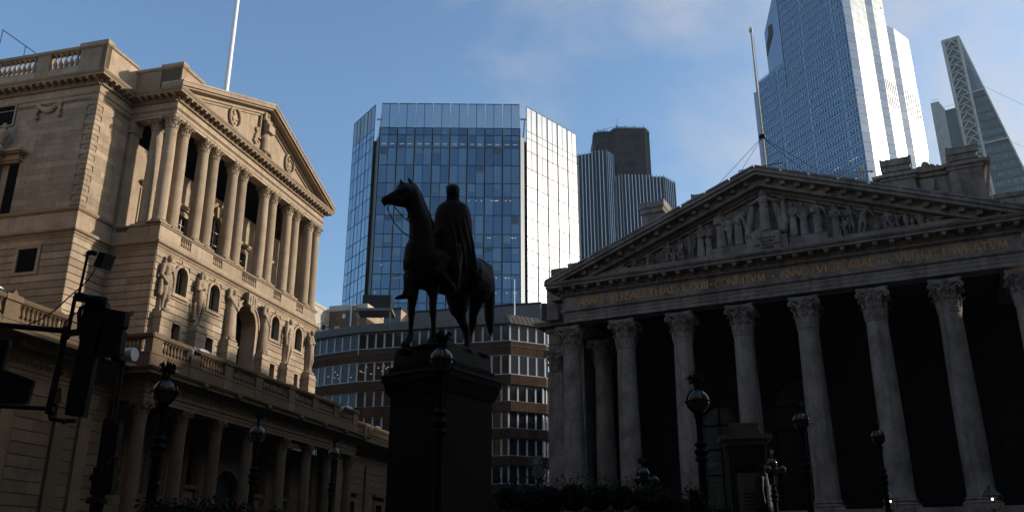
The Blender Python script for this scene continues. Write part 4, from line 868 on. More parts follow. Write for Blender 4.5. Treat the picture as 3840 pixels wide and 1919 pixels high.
    for i, (x, h, ps, rob, md_) in enumerate(figs):
        M = Matrix.Translation((x, YB_-.1, zb+(.42 if md_ == 'up' else 0))) @ Matrix.Rotation(R((i*53) % 70-35), 4, 'Z')
        if md_ == 'sit':
            k = h/5.6; P = lambda a, b, c: M @ Vector((a*k, b*k, c*k)); q = [('e', P(0, -.1, 5.1), (.38*k, .42*k, .48*k)), ('c', P(0, 0, 4.6), .25*k, P(0, .1, 4.1), .3*k), ('c', P(-.5, 0, 4.0), .4*k, P(.5, 0, 4.0), .4*k), ('c', P(0, 0, 3.8), .6*k, P(0, .15, 1.9), .65*k),
                 ('c', P(-.35, .1, 1.9), .5*k, P(-.5, -1.3, 1.9), .4*k), ('c', P(.35, .1, 1.9), .5*k, P(.6, -1.2, 1.7), .4*k), ('c', P(-.5, -1.3, 1.8), .36*k, P(-.5, -1.2, .3), .3*k), ('c', P(.6, -1.2, 1.6), .36*k, P(.9, -1.0, .3), .3*k),
                 ('c', P(-.9, 0, 4.0), .26*k, P(-1.1, -.5, 2.9), .2*k), ('c', P(-1.1, -.5, 2.9), .2*k, P(-.2, -1.2, 2.8), .16*k), ('c', P(.9, 0, 4.0), .26*k, P(1.2, -.4, 2.9), .2*k), ('c', P(1.2, -.4, 2.9), .2*k, P(.9, -1.2, 2.2), .16*k), ('e', P(0, .2, .9), (1.0*k, .8*k, 1.0*k))]
        elif md_ == 'bend':
            k = h/5.4; P = lambda a, b, c: M @ Vector((a*k, b*k, c*k)); q = [('c', P(0, 0, 3.6), .6*k, P(.9, -.2, 5.0), .6*k), ('e', P(1.6, -.3, 5.4), (.4*k, .4*k, .48*k)), ('c', P(0, 0, 3.6), .5*k, P(.3, -.2, 2.0), .34*k), ('c', P(.3, -.2, 2.0), .3*k, P(-.3, 0, .2), .2*k), ('c', P(-.1, .1, 3.6), .5*k, P(-.7, 0, 1.9), .34*k), ('c', P(-.7, 0, 1.9), .3*k, P(-1.2, 0, .2), .2*k), ('c', P(1.1, -.3, 4.8), .26*k, P(1.8, -.4, 3.2), .18*k), ('e', P(2.1, -.3, 1.0), (.6*k, .5*k, 1.0*k))]
        else: q = human(M, h, ps, bool(rob), bool(i % 2))
        T.inst('relief_figure', blob('relief_figure', q, .034, mt, 1), (0, 0, 0))
    q = human(Matrix.Translation((-8.5, YB_-.2, 20.78)), 2.85, 4, True, True); q += [('c', (-9.2, YB_, 22.9), .16, (-9.6, YB_, 20.9), .26), ('c', (-7.85, YB_, 22.7), .16, (-7.5, YB_, 20.9), .3)]
    q += [('c', (-9.95, YB_+.1, 20.6), .14, (-8.9, YB_-.1, 20.85), .3), ('e', (-9.9, YB_, 22.3), (.22, .2, .22)), ('e', (-7.35, YB_, 22.9), (.22, .2, .2)), ('c', (-7.35, YB_, 22.7), .14, (-7.3, YB_, 21.3), .22), ('c', (-9.95, YB_, 22.2), .15, (-9.7, YB_, 21.2), .1)]
    T.inst('relief_figure', blob('relief_figure', q, .034, mt, 1), (0, 0, 0)).__setitem__('label', 'robed central figure with outstretched arms')
    q = [('c', (-18.9, YB_-.1, 19.95), .16, (-18.1, YB_-.1, 20.0), .2), ('c', (-18.1, YB_-.1, 20.0), .19, (-17.7, YB_-.1, 20.3), .13), ('e', (-19.1, YB_-.1, 19.95), (.14, .12, .12)), ('c', (-18.4, YB_-.2, 19.9), .12, (-17.6, YB_-.2, 19.85), .1)]
    T.inst('relief_figure', blob('relief_figure', q, .03, mt, 1), (0, 0, 0))
    for x, hh, r in ((-.65, .85, .2), (-.35, .6, .14), (.1, .75, .26), (.5, .4, .2), (1.0, .35, .42)):
        T.part('relief_vase', MB().lathe(x, YB_-.05, [(r*.5, zb), (r*.6, zb+hh*.1), (r, zb+hh*.6), (r*.95, zb+hh*.75), (r*.5, zb+hh*.9), (r*.65, zb+hh)], 14), mt)
    bk = MB(); bk.box(-9.75, -7.25, Y-.05, Y+.6, 19.3, 20.42); bk.box(-9.35, -7.6, Y-.12, Y+.5, 19.4, 20.72); bk.box(-12.0, -9.8, Y+.05, Y+.6, 19.3, 20.18); bk.box(-7.2, -4.95, Y+.05, Y+.6, 19.3, 20.18)
    T.part('inscription_block', bk, mt)
    for s, a, b, z in (("THE EARTH IS", -9.05, -7.9, 20.24), ("THE LORD'S", -8.85, -8.0, 20.03), ("AND THE FULNESS", -9.27, -7.68, 19.82), ("THEREOF", -8.8, -8.05, 19.61)): put_text(T, s, a, b, Y-.122, z, .13, M_REDK, .012, 'letter')
    # main body with attic, flank cornice, pilasters
    XL = -25.0; bd = MB(); bd.box(XL, 13.0, 60.3, 135, 0, 18.4); bd.box(XL, X0-.3, 55.5, 60.3, 0, 17.4)
    T.part('main_body', bd, mt)
    T.part('flank_cornice', MB().sweep([(XL, 135), (XL, 55.5), (X0-.3, 55.5)], [(.05, 16.0), (.05, 16.3), (.12, 16.4), (.02, 16.5), (.02, 17.1), (.2, 17.3), (.2, 17.5), (.75, 17.55), (.9, 17.85), (.6, 17.95)], depth=.6), mt)
    pm = corinthian('pilaster_capital', mt, .5, 1.5, .78)
    for x, y in ((-24.4, 55.3), (-24.9, 62), (-24.9, 69)):
        o = T.part('pilaster', MB().box(x-.55, x+.55, y-.3, y+.5, 0, 14.3), mt); T.inst('pilaster_capital', pm, (x, y+.15, 14.3))
    fw = MB()
    stones(T, 'f', 55.5, XL, X0-.35, 4, 14.2, .62, 1.2, mt, 'flank_stone', .03, .04, .01, [], 60)
    # attic with chimney-like blocks
    YA = 62.0; at_ = MB(); at_.box(-24.5, 12.0, YA+.6, 110, 18.3, 24.6)
    T.part('attic', at_, mt)
    def pier(x0, x1, zt, zb_, lab=None):
        m = MB(); m.box(x0, x1, YA, YA+1.9, zb_, zt-.5); m.box(x0-.12, x1+.12, YA-.12, YA+2.02, zt-.95, zt-.8)
        m.prism([(x0, zt-.8), (x1, zt-.8), (x1+.16, zt-.5), (x0-.16, zt-.5)], 'y', YA-.1, YA+2.0); m.box(x0-.2, x1+.2, YA-.2, YA+2.1, zt-.5, zt-.18); m.box(x0-.16, x1+.16, YA-.16, YA+2.06, zt-.18, zt)
        for sx in (x0-.2, x1+.02): m.box(sx, sx+.18, YA-.2, YA+2.1, zt-.18, zt+.06)
        m.box(x0-.35, x1+.35, YA-.35, YA+2.25, zb_+.0, zb_+.25); m.box(x0-.5, x1+.5, YA-.5, YA+2.4, zb_+.25, zb_+.5); m.box(x0-.25, x1+.25, YA-.25, YA+2.15, zb_-2.5, zb_)
        return T.part('attic_block', m, mt)
    pier(-19.7, -18.0, 28.75, 26.0); pier(-1.72, -.06, 28.6, 26.9); pier(2.55, 4.1, 28.6, 26.9); pier(-15.4, -14.3, 28.65, 27.6)
    aw = MB(); arch_fill(aw, -1.95, 4.4, 22, 27.0, .9, 22.9, 1.9, YA+.2, YA+1.2, 16); T.part('attic_wall', aw, mt)
    q = MB(); arch_band(q, .9, 22.9, 1.9, 2.5, YA+.1, YA+.25, 16); q.prism([(.6, 24.9), (1.2, 24.9), (1.4, 26.7), (.4, 26.7)], 'y', YA-.02, YA+.3); T.part('attic_arch', q, mt)
    cr = MB(); cr.sweep([(-2.1, 66), (-2.1, YA+.1), (4.5, YA+.1), (4.5, 70)], [(0, 26.85), (.1, 26.9), (.15, 27.1), (.4, 27.15), (.45, 27.4), (.1, 27.45)], depth=.5); T.part('attic_cornice', cr, mt)
    T.part('palmette', MB().ball((.95, YA+.1, 27.75), (.28, .15, .34), 10, 6).ball((.55, YA+.1, 27.6), (.22, .14, .2), 8, 6).ball((1.35, YA+.1, 27.6), (.22, .14, .2), 8, 6).ball((.2, YA+.1, 27.55), .14, 8, 6).ball((1.7, YA+.1, 27.55), .14, 8, 6), mt)
    T.part('attic_cornice', MB().sweep([(4.7, YA+1.0), (12, YA+1.0)], [(0, 24.2), (.1, 24.3), (.15, 24.6), (.5, 24.65), (.55, 24.95), (.1, 25.0)], depth=.5).sweep([(4.7, YA+.4), (12, YA+.4)], [(0, 22.6), (.1, 22.7), (.2, 22.9), (.25, 23.0)], depth=.6), mt)
    T.part('attic_wall', MB().box(4.5, 12, YA+1.0, 70, 21, 24.4), mt)
    f = T.part('attic_window', MB().box(5.4, 8.2, YA+.9, YA+.98, 23.1, 24.1), M_DARK); T.part('surround', frame_rect(MB(), 'f', YA+.98, 5.4, 8.2, 23.1, 24.1, .16, .2), mt, f)
    q = MB(); q.box(-23.8, -22.6, 53.2, 54.2, 18.9, 21.2); q.box(-22.6, -20.2, 53.4, 54.4, 18.9, 21.5); q.box(-24.6, -23.7, 54.2, 56, 17.8, 20.6); T.part('parapet_step', q, mt)
    # weather vane: small gilded cross on the attic
    v = MB().tube([(-3.1, YA, 26.5), (-3.1, YA, 28.7)], .05, 6).tube([(-3.6, YA, 28.2), (-2.5, YA, 28.0)], .05, 6).ball((-3.1, YA, 27.4), .14, 8, 6).ball((-3.6, YA, 28.2), .1, 6, 5).ball((-2.5, YA, 28.0), .1, 6, 5).box(-3.5, -2.7, YA-.4, YA+.4, 26.2, 26.6)
    T.part('gilded_cross', v, M_GOLD)
    # lit lights inside the portico
    return T
exchange()
def flagpole(name, label, fr, x, y, z0, z1, r0, r1, mat, extra=None, bulge=True, knob=True):
    T = Thing(name, label, 'flagpole', fr, (x, y, z0), group=None)
    m = MB(); H = z1-z0
    pr = [(r0*2.2, 0), (r0*2.2, .2), (r0*1.5, .35), (r0*1.3, .9), (r0*1.9, 1.0), (r0*2.0, 1.3), (r0*1.3, 1.5), (r0*1.1, 2.0), (r0*1.4, 2.1), (r0*1.0, 2.3)] if bulge else [(r0*1.5, 0), (r0*1.5, .3), (r0, .35)]
    T.part('pole', MB().lathe(x, y, pr+[(r0+(r1-r0)*f, (pr[-1][1]+.1)+(H-pr[-1][1]-.1)*f) for f in (0, .5, 1)], 16, z=z0), mat)
    if knob: T.part('truck_ball', MB().lathe(x, y, [(r1*1.2, 0), (r1*2.2, .06), (r1*2.6, .2), (r1*1.8, .36), (r1*.4, .5)], 12, z=z1), mat)
    T.part('halyard', MB().tube([(x+r0*1.4, y, z0+1.0), (x+r1*1.2+.05, y, z1-.2)], .012, 4), M_DKM)
    return T
flagpole('flagpole', 'tall white flagpole rising behind the pediment of the bank', FB, UC, 40.4, 37.6, 60, .22, .17, M_WHITE)
t = flagpole('flagpole', 'buff flagpole held by guy wires above the exchange pediment apex', FR, -8.6, 54.5, 24.3, 36.9, .11, .055, M_BUFF, bulge=False)
t.part('guy_wires', MB().tube([(-8.6, 54.5, 28.7), (-14.3, 52.5, 22.4)], .015, 4).tube([(-8.6, 54.5, 28.7), (-10.6, 52.5, 24.6)], .015, 4).tube([(-8.6, 54.5, 28.7), (-3.2, 52.5, 22.7)], .015, 4).tube([(-8.6, 54.5, 28.7), (-4.6, 53.5, 23.3)], .015, 4), M_DKM)
t.part('guy_collar', MB().lathe(-8.6, 54.5, [(.2, 28.6), (.24, 28.65), (.24, 28.8), (.2, 28.85)], 10), M_DKM)
rl = MB()
for x in (-10.0, -8.6, -7.2): rl.tube([(x, 52.6, 24.3-abs(x+8.6)*.3), (x, 52.6, 25.7)], .03, 5)
for x in (-10.0, -7.2): rl.tube([(x, 54.8, 24.0), (x, 54.8, 25.7)], .03, 5); rl.tube([(x, 52.6, 25.7), (x, 54.8, 25.7)], .03, 5)
rl.tube([(-10.0, 52.6, 25.7), (-7.2, 52.6, 25.7)], .03, 5); rl.tube([(-10.0, 54.8, 25.7), (-7.2, 54.8, 25.7)], .03, 5); t.part('guard_rail', rl, M_DKM)

# ------------------------------------------------------------------ facade helper for towers
def Mf(p, heading, z=0): return Matrix.Translation((p[0], p[1], z)) @ Matrix.Rotation(R(90-heading), 4, 'Z')
def wpos(p, h, s): d = hd(h); return (p[0]+d.x*s, p[1]+d.y*s)

M_GF = glass('blue_office_glass', (0.007, 0.042, 0.105), (0.065, 0.145, 0.205), refl=(0.5, 0.72, 0.95), metal=0.13, rough=0.04, share=0.5)
M_GS = glass('silver_office_glass', (0.06, 0.08, 0.1), (0.16, 0.17, 0.175), refl=(0.6, 0.59, 0.56), metal=0.1, rough=0.42, share=0.3, wob=0.02)
M_GL = glass('pale_blue_office_glass', (0.03, 0.07, 0.12), (0.06, 0.11, 0.16), refl=(0.6, 0.75, 0.88), metal=0.3, rough=0.1, share=0.4, wob=0.012)
M_GT = glass('clear_parapet_glass', (0.05, 0.08, 0.1), (0.08, 0.11, 0.13), refl=(0.7, 0.78, 0.85), metal=0.06, rough=0.03, transp=0.72)
M_GP = glass('frosted_parapet_glass', (0.16, 0.18, 0.19), (0.24, 0.25, 0.26), refl=(0.6, 0.6, 0.6), metal=0.1, rough=0.3, transp=0.35)
M_BLI = glass('blind_behind_glass', (0.06, 0.11, 0.15), (0.10, 0.16, 0.2), refl=(0.6, 0.74, 0.84), metal=0.1, rough=0.05, wob=0.02)
M_MUL = plain('silver_mullion', (0.27, 0.28, 0.29), rough=0.35, metal=0.3, var=0.05)
M_CEIL = emit('ceiling_light', (1.0, 0.85, 0.6), 0.9)
def glass_tower():
    T = Thing('glass_office_tower', 'faceted glass office tower rising behind the rider statue, its right side mirroring bright sky', 'office tower', FW, (-15, 200, 0))
    PF, PL, PR = (-31.4, 184.8), (-39.8, 195.3), (3.4, 186.3); WF, WL, WR = 33.3, 12.0, 19.8
    body = MB(); g = [(-39.9, 195.8), (-33.3, 186.2), (-33.0, 187.5), (-31.2, 185.6), (1.8, 186.2), (3.5, 188.2), (3.9, 187.1), (16.9, 202.0), (10, 225), (-30, 225)]
    body.prism(g, 'z', 0, 97.2); T.part('structure', body, M_DKM)
    zt = [106, 99.5, 97.6, 94.3, 89.7, 85.1, 81.6, 77.1, 72.4, 69.2, 65.8, 62.8, 59.3, 56.0, 52.6, 49.2, 45.8, 42.4]
    def pane(w, h, m): return MB().box(0, w, 0, .06, 0, h).mesh('window_pane', m)
    cache = {}; cnt = [0]
    rnd = random.Random(3)
    def facade(P, hdg, W, nb, npn, m, gap, zs, base=.0, limit=1000, bulkname='glazing'):
        M = Mf(P, hdg); pitch = W/nb; fr = MB(); bulk = MB(); bulk2 = MB(); q = M.to_3x3().to_4x4()
        for b in range(nb):
            x0 = b*pitch+gap/2; w = (pitch-gap)/npn
            for k in range(npn):
                for z1, z0 in zip(zs, zs[1:]):
                    h = z1-z0-.1; tr = z0 >= 99
                    mm = (M_GT if m is M_GF else M_GP) if tr else m
                    if cnt[0] < limit:
                        key = (round(w, 3), round(h, 3), mm.name)
                        if key not in cache: cache[key] = pane(w-.08, h, mm)
                        o = T.inst('window_pane', cache[key], (0, 0, 0)); o.location = (M @ Vector((x0+k*w+.04, -.02, z0+.05)))-Vector(T.b); o.rotation_euler = (0, 0, R(90-hdg)+rnd.uniform(-.002, .002)); cnt[0] += 1
                    else: (bulk2 if tr else bulk).box(x0+k*w+.04, x0+k*w+w-.04, -.02, .04, z0+.05, z0+.05+h, M=M)
            # silver edge frames and transoms
            for x in (x0-.06, x0+w*npn-.02): fr.box(x, x+.08, -.06, .1, zs[-1], zs[0], M=M)
            for k in range(1, npn): fr.box(x0+k*w-.06, x0+k*w+.06, -.05, .05, zs[-1], zs[0], M=M)
            for z in zs: fr.box(x0, x0+w*npn, -.05, .05, z-.085, z+.085, M=M)
        T.part('mullions', fr, M_DKM, stuff=True)
        if bulk.v: T.part(bulkname, bulk, m, stuff=True)
        if bulk2.v: T.part('parapet_glazing', bulk2, M_GP, stuff=True)
    zs = zt[:15]
    facade(PF, 89, WF, 8, 2, M_GF, .34, zs, limit=224)
    facade(PR, 42, WR, 5, 2, M_GS, .36, zs, limit=300)
    facade(PL, 145, WL, 3, 2, M_GL, .22, zs, limit=0)
    ed = MB(); M = Mf(PF, 89)
    for b in range(9): ed.box(b*WF/8-.12, b*WF/8+.12, -.12, .3, 40, 99.5, M=M); ed.box(b*WF/8-.02, b*WF/8+.02, .4, .55, 96, 103.5, M=M)
    T.part('fins', ed, M_DKM, stuff=True)
    sv = MB()
    for b in range(8): sv.box(b*WF/8+.15, b*WF/8+.2, -.1, .05, 40, 106, M=M); sv.box((b+1)*WF/8-.2, (b+1)*WF/8-.15, -.1, .05, 40, 106, M=M)
    T.part('fin_edges', sv, M_MUL, stuff=True)
    cn = MB(); cn.prism([(-32.3, 185.9), (-31.5, 184.9), (-31.3, 186), (-32, 187)], 'z', 40, 97.3); cn.prism([(1.95, 185.3), (2.9, 186.1), (2.7, 187), (1.9, 186.6)], 'z', 40, 97.3)
    T.part('corner_column', cn, M_MUL)
    bl = MB()
    for x in (-32.2, 2.6): bl.tube([(x, 187.3, 97), (x+.5, 187.3, 103)], .18, 6); bl.box(x-.6, x+.9, 187.2, 187.5, 102.9, 103.2)
    T.part('parapet_bracket', bl, M_ALU)
    pl = MB()
    for a, b, h in ((-30.5, -29.4, 101), (-26, -21.3, 101.2), (-17.3, -12.2, 101.1), (-8.5, -3, 101.3), (-1.6, 1.0, 100.2)):
        pl.box(a, b, 188.5, 191.5, 97.2, h)
    T.part('roof_plant', pl, M_ALU)
    # a few lit ceilings and blinds seen inside
    lt = MB()
    for _ in range(60):
        b = rnd.choice((4, 5, 6, 7)) if rnd.random() < .7 else rnd.randrange(8); z = rnd.choice([zt[i]-.9 for i in (6, 8, 10, 11, 12)]); x = b*WF/8+rnd.uniform(.5, 3.6)
        lt.box(x-.1, x+.1, -.03, -.025, z, z+.1, M=M)
    for b in range(8):
        for k in (0, 1):
            x = b*WF/8+.6+k*1.9; z = 95.2; lt.box(x, x+1.0, -.03, -.025, z, z+.035, M=M)
    T.part('ceiling_lights', lt, M_CEIL, stuff=True)
    bd = MB()
    for _ in range(70):
        b = rnd.randrange(8); i = rnd.randrange(2, 14); k = rnd.randrange(2); x = b*WF/8+.22+k*1.9; h = rnd.uniform(.4, 1.4)
        h = min(h*1.6, zt[i]-zt[i+1]-.5); bd.box(x+.1, x+1.68, -.035, -.03, zt[i]-.14-h, zt[i]-.14, M=M)
    T.part('window_blinds', bd, M_BLI, stuff=True)
    return T
glass_tower()

M_T42 = plain('dark_tower_glazing', (0.014, 0.015, 0.017), rough=0.4, var=0.3, scale=.5, spec=0.25)
M_T42B = plain('dark_tower_louvres', (0.022, 0.023, 0.026), rough=0.7, var=0.3, scale=.3, spec=0.2)
M_STEEL = plain('stainless_fin', (0.5, 0.56, 0.62), rough=0.4, metal=0.4, var=0.05)
def dark_tower():
    T = Thing('dark_striped_tower', 'dark tower with pale vertical fins and windowless black top, right of the glass tower', 'tower', FW, (45, 345, 0))
    fm = {}
    def finm(zt):
        if zt not in fm: fm[zt] = MB().box(-.17, .17, -.55, .1, 0, zt-20).mesh('vertical_fin', M_STEEL)
        return fm[zt]
    def pod(pts, k, zt, name, lab=None):
        P = [(x*k, y*k) for x, y in pts]; T.part(name, MB().prism(P+[(P[-1][0], P[-1][1]+25), (P[0][0], P[0][1]+25)], 'z', 0, zt-.6), M_T42)
        fl = MB(); sp = MB()
        for a, b in zip(P, P[1:]):
            L = math.hypot(b[0]-a[0], b[1]-a[1]); n = max(1, round(L/1.42))
            for i in range(n+1):
                x, y = a[0]+(b[0]-a[0])*i/n, a[1]+(b[1]-a[1])*i/n; T.inst('vertical_fin', finm(zt), (x, y, 20))
            h = math.degrees(math.atan2(b[0]-a[0], b[1]-a[1])); M = Mf(a, h); z = zt-4
            while z > 30: sp.box(0, L, -.12, .1, z, z+1.3, M=M); z -= 3.9
        T.part('spandrels', sp, M_T42B, stuff=True)
    pod([(23.6, 308), (25.5, 301.6), (31.8, 299.1), (35.9, 298.7), (39.1, 302.6), (39.3, 312)], 1.1, 164.8, 'left_pod')
    pod([(36.4, 290), (36.6, 279), (38.4, 277.3), (53.1, 277.9), (58.1, 283.4), (58.6, 292)], 1.187, 154, 'right_pod')
    T.part('link_strip', MB().box(41.0, 45.0, 338, 345, 0, 149), M_STEEL)
    core = [(36.3, 349), (36.5, 345.0), (38.2, 343.6), (43.7, 343.1), (45.6, 339.9), (58, 340.5), (60.5, 344), (60.8, 362), (36.3, 362)]
    T.part('core', MB().prism(core, 'z', 0, 181.5), M_T42B)
    c = MB()
    for a, b in zip(core[:8], core[1:8]):
        L = math.hypot(b[0]-a[0], b[1]-a[1]); M = Mf(a, math.degrees(math.atan2(b[0]-a[0], b[1]-a[1])))
        for z in range(110, 182, 6): c.box(0, L, -.15, .1, z, z+.3, M=M)
        for i in range(int(L/.8)): c.box(i*.8, i*.8+.4, -.3, .1, 180, 181.9, M=M)
        c.box(-.1, .1, -.2, .1, 100, 181, M=M)
    T.part('core_ribs', c, M_T42, stuff=True)
    lv = MB(); M = Mf(core[4], 87)
    for x0, x1, z0, z1 in ((2.2, 4.2, 176, 178), (5.4, 10.8, 176.5, 178.5), (7.5, 10, 171, 173.5), (4.5, 8, 163.5, 166), (2.5, 6, 168.5, 169.3)):
        n = int((x1-x0)/.35)
        for i in range(n): lv.box(x0+i*.35, x0+i*.35+.18, -.25, 0, z0, z1, M=M)
    T.part('louvre_vents', lv, M_DARK, stuff=True)
    rf = MB()
    for x, y in ((38, 345), (41, 344.5), (46, 341.5), (50, 341.5), (54, 341.8), (58, 342), (59.5, 344)): rf.tube([(x, y, 181.5), (x, y, 183.2)], .08, 4); rf.ball((x, y, 183.2), .3, 6, 4)
    rf.tube([(38, 345, 182.6), (46, 341.5, 183), (58.5, 342, 182.7)], .09, 4); rf.tube([(47, 345, 182), (47, 345, 189)], .07, 4); rf.tube([(52, 344, 181.5), (54, 344, 184.4), (56, 344, 181.5)], .08, 4); rf.tube([(40.5, 347, 181.5), (41.5, 347, 183.8), (42.5, 347, 181.5)], .08, 4)
    T.part('roof_masts', rf, M_DKM)
dark_tower()

M_SKL = glass('pale_blue_tower_glass', (0.07, 0.18, 0.32), (0.085, 0.195, 0.34), refl=(0.6, 0.68, 0.76), metal=0.14, rough=0.12, share=0.6, wob=0.01)
M_SKW = glass('tower_window_strip', (0.15, 0.235, 0.33), (0.25, 0.33, 0.4), refl=(0.6, 0.68, 0.76), metal=0.14, rough=0.12, share=0.8)
M_SKB = glass('mirror_tower_glass', (0.16, 0.2, 0.24), (0.28, 0.31, 0.33), refl=(0.7, 0.69, 0.66), metal=0.14, rough=0.36, share=0.3, wob=0.01)
M_SKG = glass('greyish_tower_glass', (0.13, 0.2, 0.3), (0.3, 0.34, 0.38), refl=(0.6, 0.68, 0.76), metal=0.2, rough=0.1, share=0.7)
def skyscraper():
    T = Thing('stepped_glass_skyscraper', 'huge stepped glass skyscraper cut by the top edge, blue left face and blazing right face', 'skyscraper', FW, (150, 340, 0))
    c = (135.5, 300.9); PL = wpos(c, -22, 56.6); PS = wpos(c, -22, 37.9)
    azs = [math.atan2(*wpos(c, 53, s)) for s in (0, 6, 18, 24, 33.1, 38.8, 51)]; P = [c]
    for i, h in enumerate((68, 50, 68, 50, 66, 50)):
        a = azs[i+1]; x, y = P[-1]; d = hd(h); t = (x*math.cos(a)-y*math.sin(a))/(d.y*math.sin(a)-d.x*math.cos(a)); P.append((x+d.x*t, y+d.y*t))
    far = (P[-1][0]-40, P[-1][1]+60)
    T.part('tower_core', MB().prism([(PS[0]+.4, PS[1]+.1), (c[0]+.1, c[1]+.6)]+[(p[0]-.1, p[1]+.5) for p in P[1:5]]+[(P[4][0]-10, P[4][1]+55)], 'z', 0, 278), M_SKL)
    zst = 219.5
    T.part('lower_core', MB().prism([(PL[0]+.4, PL[1]+.1), (c[0]+.1, c[1]+.6)]+[(p[0]-.1, p[1]+.5) for p in P[1:4]]+[(P[3][0]+1, P[3][1]+9), (PL[0]+35, PL[1]+20)], 'z', 0, 212.4), M_SKL)
    T.part('east_step', MB().prism([(p[0]-.1, p[1]+.5) for p in P[4:7]]+[(P[6][0]-20, P[6][1]+30), (P[4][0]-10, P[4][1]+30)], 'z', 0, zst), M_SKG)
    # left facade: floor bands of narrow panes
    M = Mf(PL, 158); fh = 4.1; pn = MB(); sp = MB(); rnd = random.Random(5)
    z = 212.6-fh; zz = [212.6-fh*i for i in range(34)]
    for z in zz:
        x = .5
        while x < 56.2:
            pn.box(x, x+.75, -.07, .05, z-3.0, z-.9, M=M)
            x += 1.5 if int(x/1.5) % 12 != 7 else 2.6
        sp.box(0, 56.6, -.06, .05, z-.12, z+.12, M=M)
    for i in range(1, 17):
        z = 212.6+fh*i; x = 19.3
        while x < 56.2:
            pn.box(x, x+.75, -.07, .05, z-3.0, z-.9, M=M)
            x += 1.5 if int(x/1.5) % 12 != 7 else 2.6
        sp.box(18.7, 56.6, -.06, .05, z-.12, z+.12, M=M)
    T.part('window_strips', pn, M_SKW, stuff=True); T.part('floor_bands', sp, M_SKL, stuff=True)
    # slanted shoulder block on the far left
    sh = [(0, 213.6), (0, 250), (2.1, 250), (2.1, 245.9), (7.0, 229.6), (7.2, 200), (0, 200)]; M2 = Mf((0, 0), 0)
    def onp(s, z): q = wpos(PS, -8, s); return (q[0], q[1], z)
    m = MB(); pts = [(0, 200), (15.1, 200), (15.2, 237.4), (4.5, 248.4), (1.5, 262), (0, 262)]; n = len(pts); f = [onp(*p) for p in pts]; b = [(p[0]+9, p[1]+10, p[2]) for p in f]
    m.add(f+b, [tuple(range(n)), tuple(range(2*n-1, n-1, -1))]+[(i, i+n, (i+1) % n+n, (i+1) % n) for i in range(n)]); T.part('shoulder_block', m, M_SKG)
    m = MB(); dk = [(7.2, 236.8), (7.0, 232), (15.0, 224.5), (14.8, 229.8), (11.3, 233.2), (11.2, 237.9)]; f = [(lambda q: (q[0]-.25, q[1]-.4, q[2]))(onp(*p)) for p in dk]; b = [onp(*p) for p in dk]; n = 6
    m.add(f+b, [tuple(range(n)), tuple(range(2*n-1, n-1, -1))]+[(i, i+n, (i+1) % n+n, (i+1) % n) for i in range(n)]); T.part('recess_panel', m, M_T42B)
    e = wpos(PL, -60, 2.4); T.part('side_facet', MB().prism([PL, e, (e[0]+8, e[1]+6)], 'z', 0, 207.5), M_SKG)
    # right faces
    tops = [278, 278, 278, 278, zst, zst]
    for i in range(6):
        a, b = P[i], P[i+1]; L = math.hypot(b[0]-a[0], b[1]-a[1]); h = math.degrees(math.atan2(b[0]-a[0], b[1]-a[1])); M = Mf(a, h); strip = i % 2 == 0
        m = MB(); g = MB(); z = tops[i]; nx = max(1, round(L/(3 if strip else 1.5)))
        while z > 60:
            for k in range(nx):
                w = L/nx; m.box(k*w+.04, k*w+w-.04, -.1, .1, z-fh+.06, z-.05, M=M)
            z -= fh
        T.part('mirror_glazing' if not strip else 'strip_glazing', m, M_SKB if not strip else M_SKG, stuff=True)
        if i in (3, 5):
            q = MB(); zz0 = 187.5
            for r_ in range(2):
                for k in range(6): q.box(L*(k+.6)/6.5, L*(k+.6)/6.5+.28, -.25, .1, zz0-6.6*r_-2.9-(k*.1), zz0-6.6*r_+2.4, M=M)
            T.part('louvre_fins', q, M_LEAD, stuff=True)
    # cradle lamps on the left face
    lt = MB(); M = Mf(PL, 158)
    for r_ in range(3):
        for k in range(14):
            if rnd.random() < .6: x = 30+k*1.7; lt.box(x, x+.5, -.16, -.12, 150-r_*8.2, 150.15-r_*8.2, M=M)
    T.part('ceiling_lights', lt, M_CEIL, stuff=True)
skyscraper()

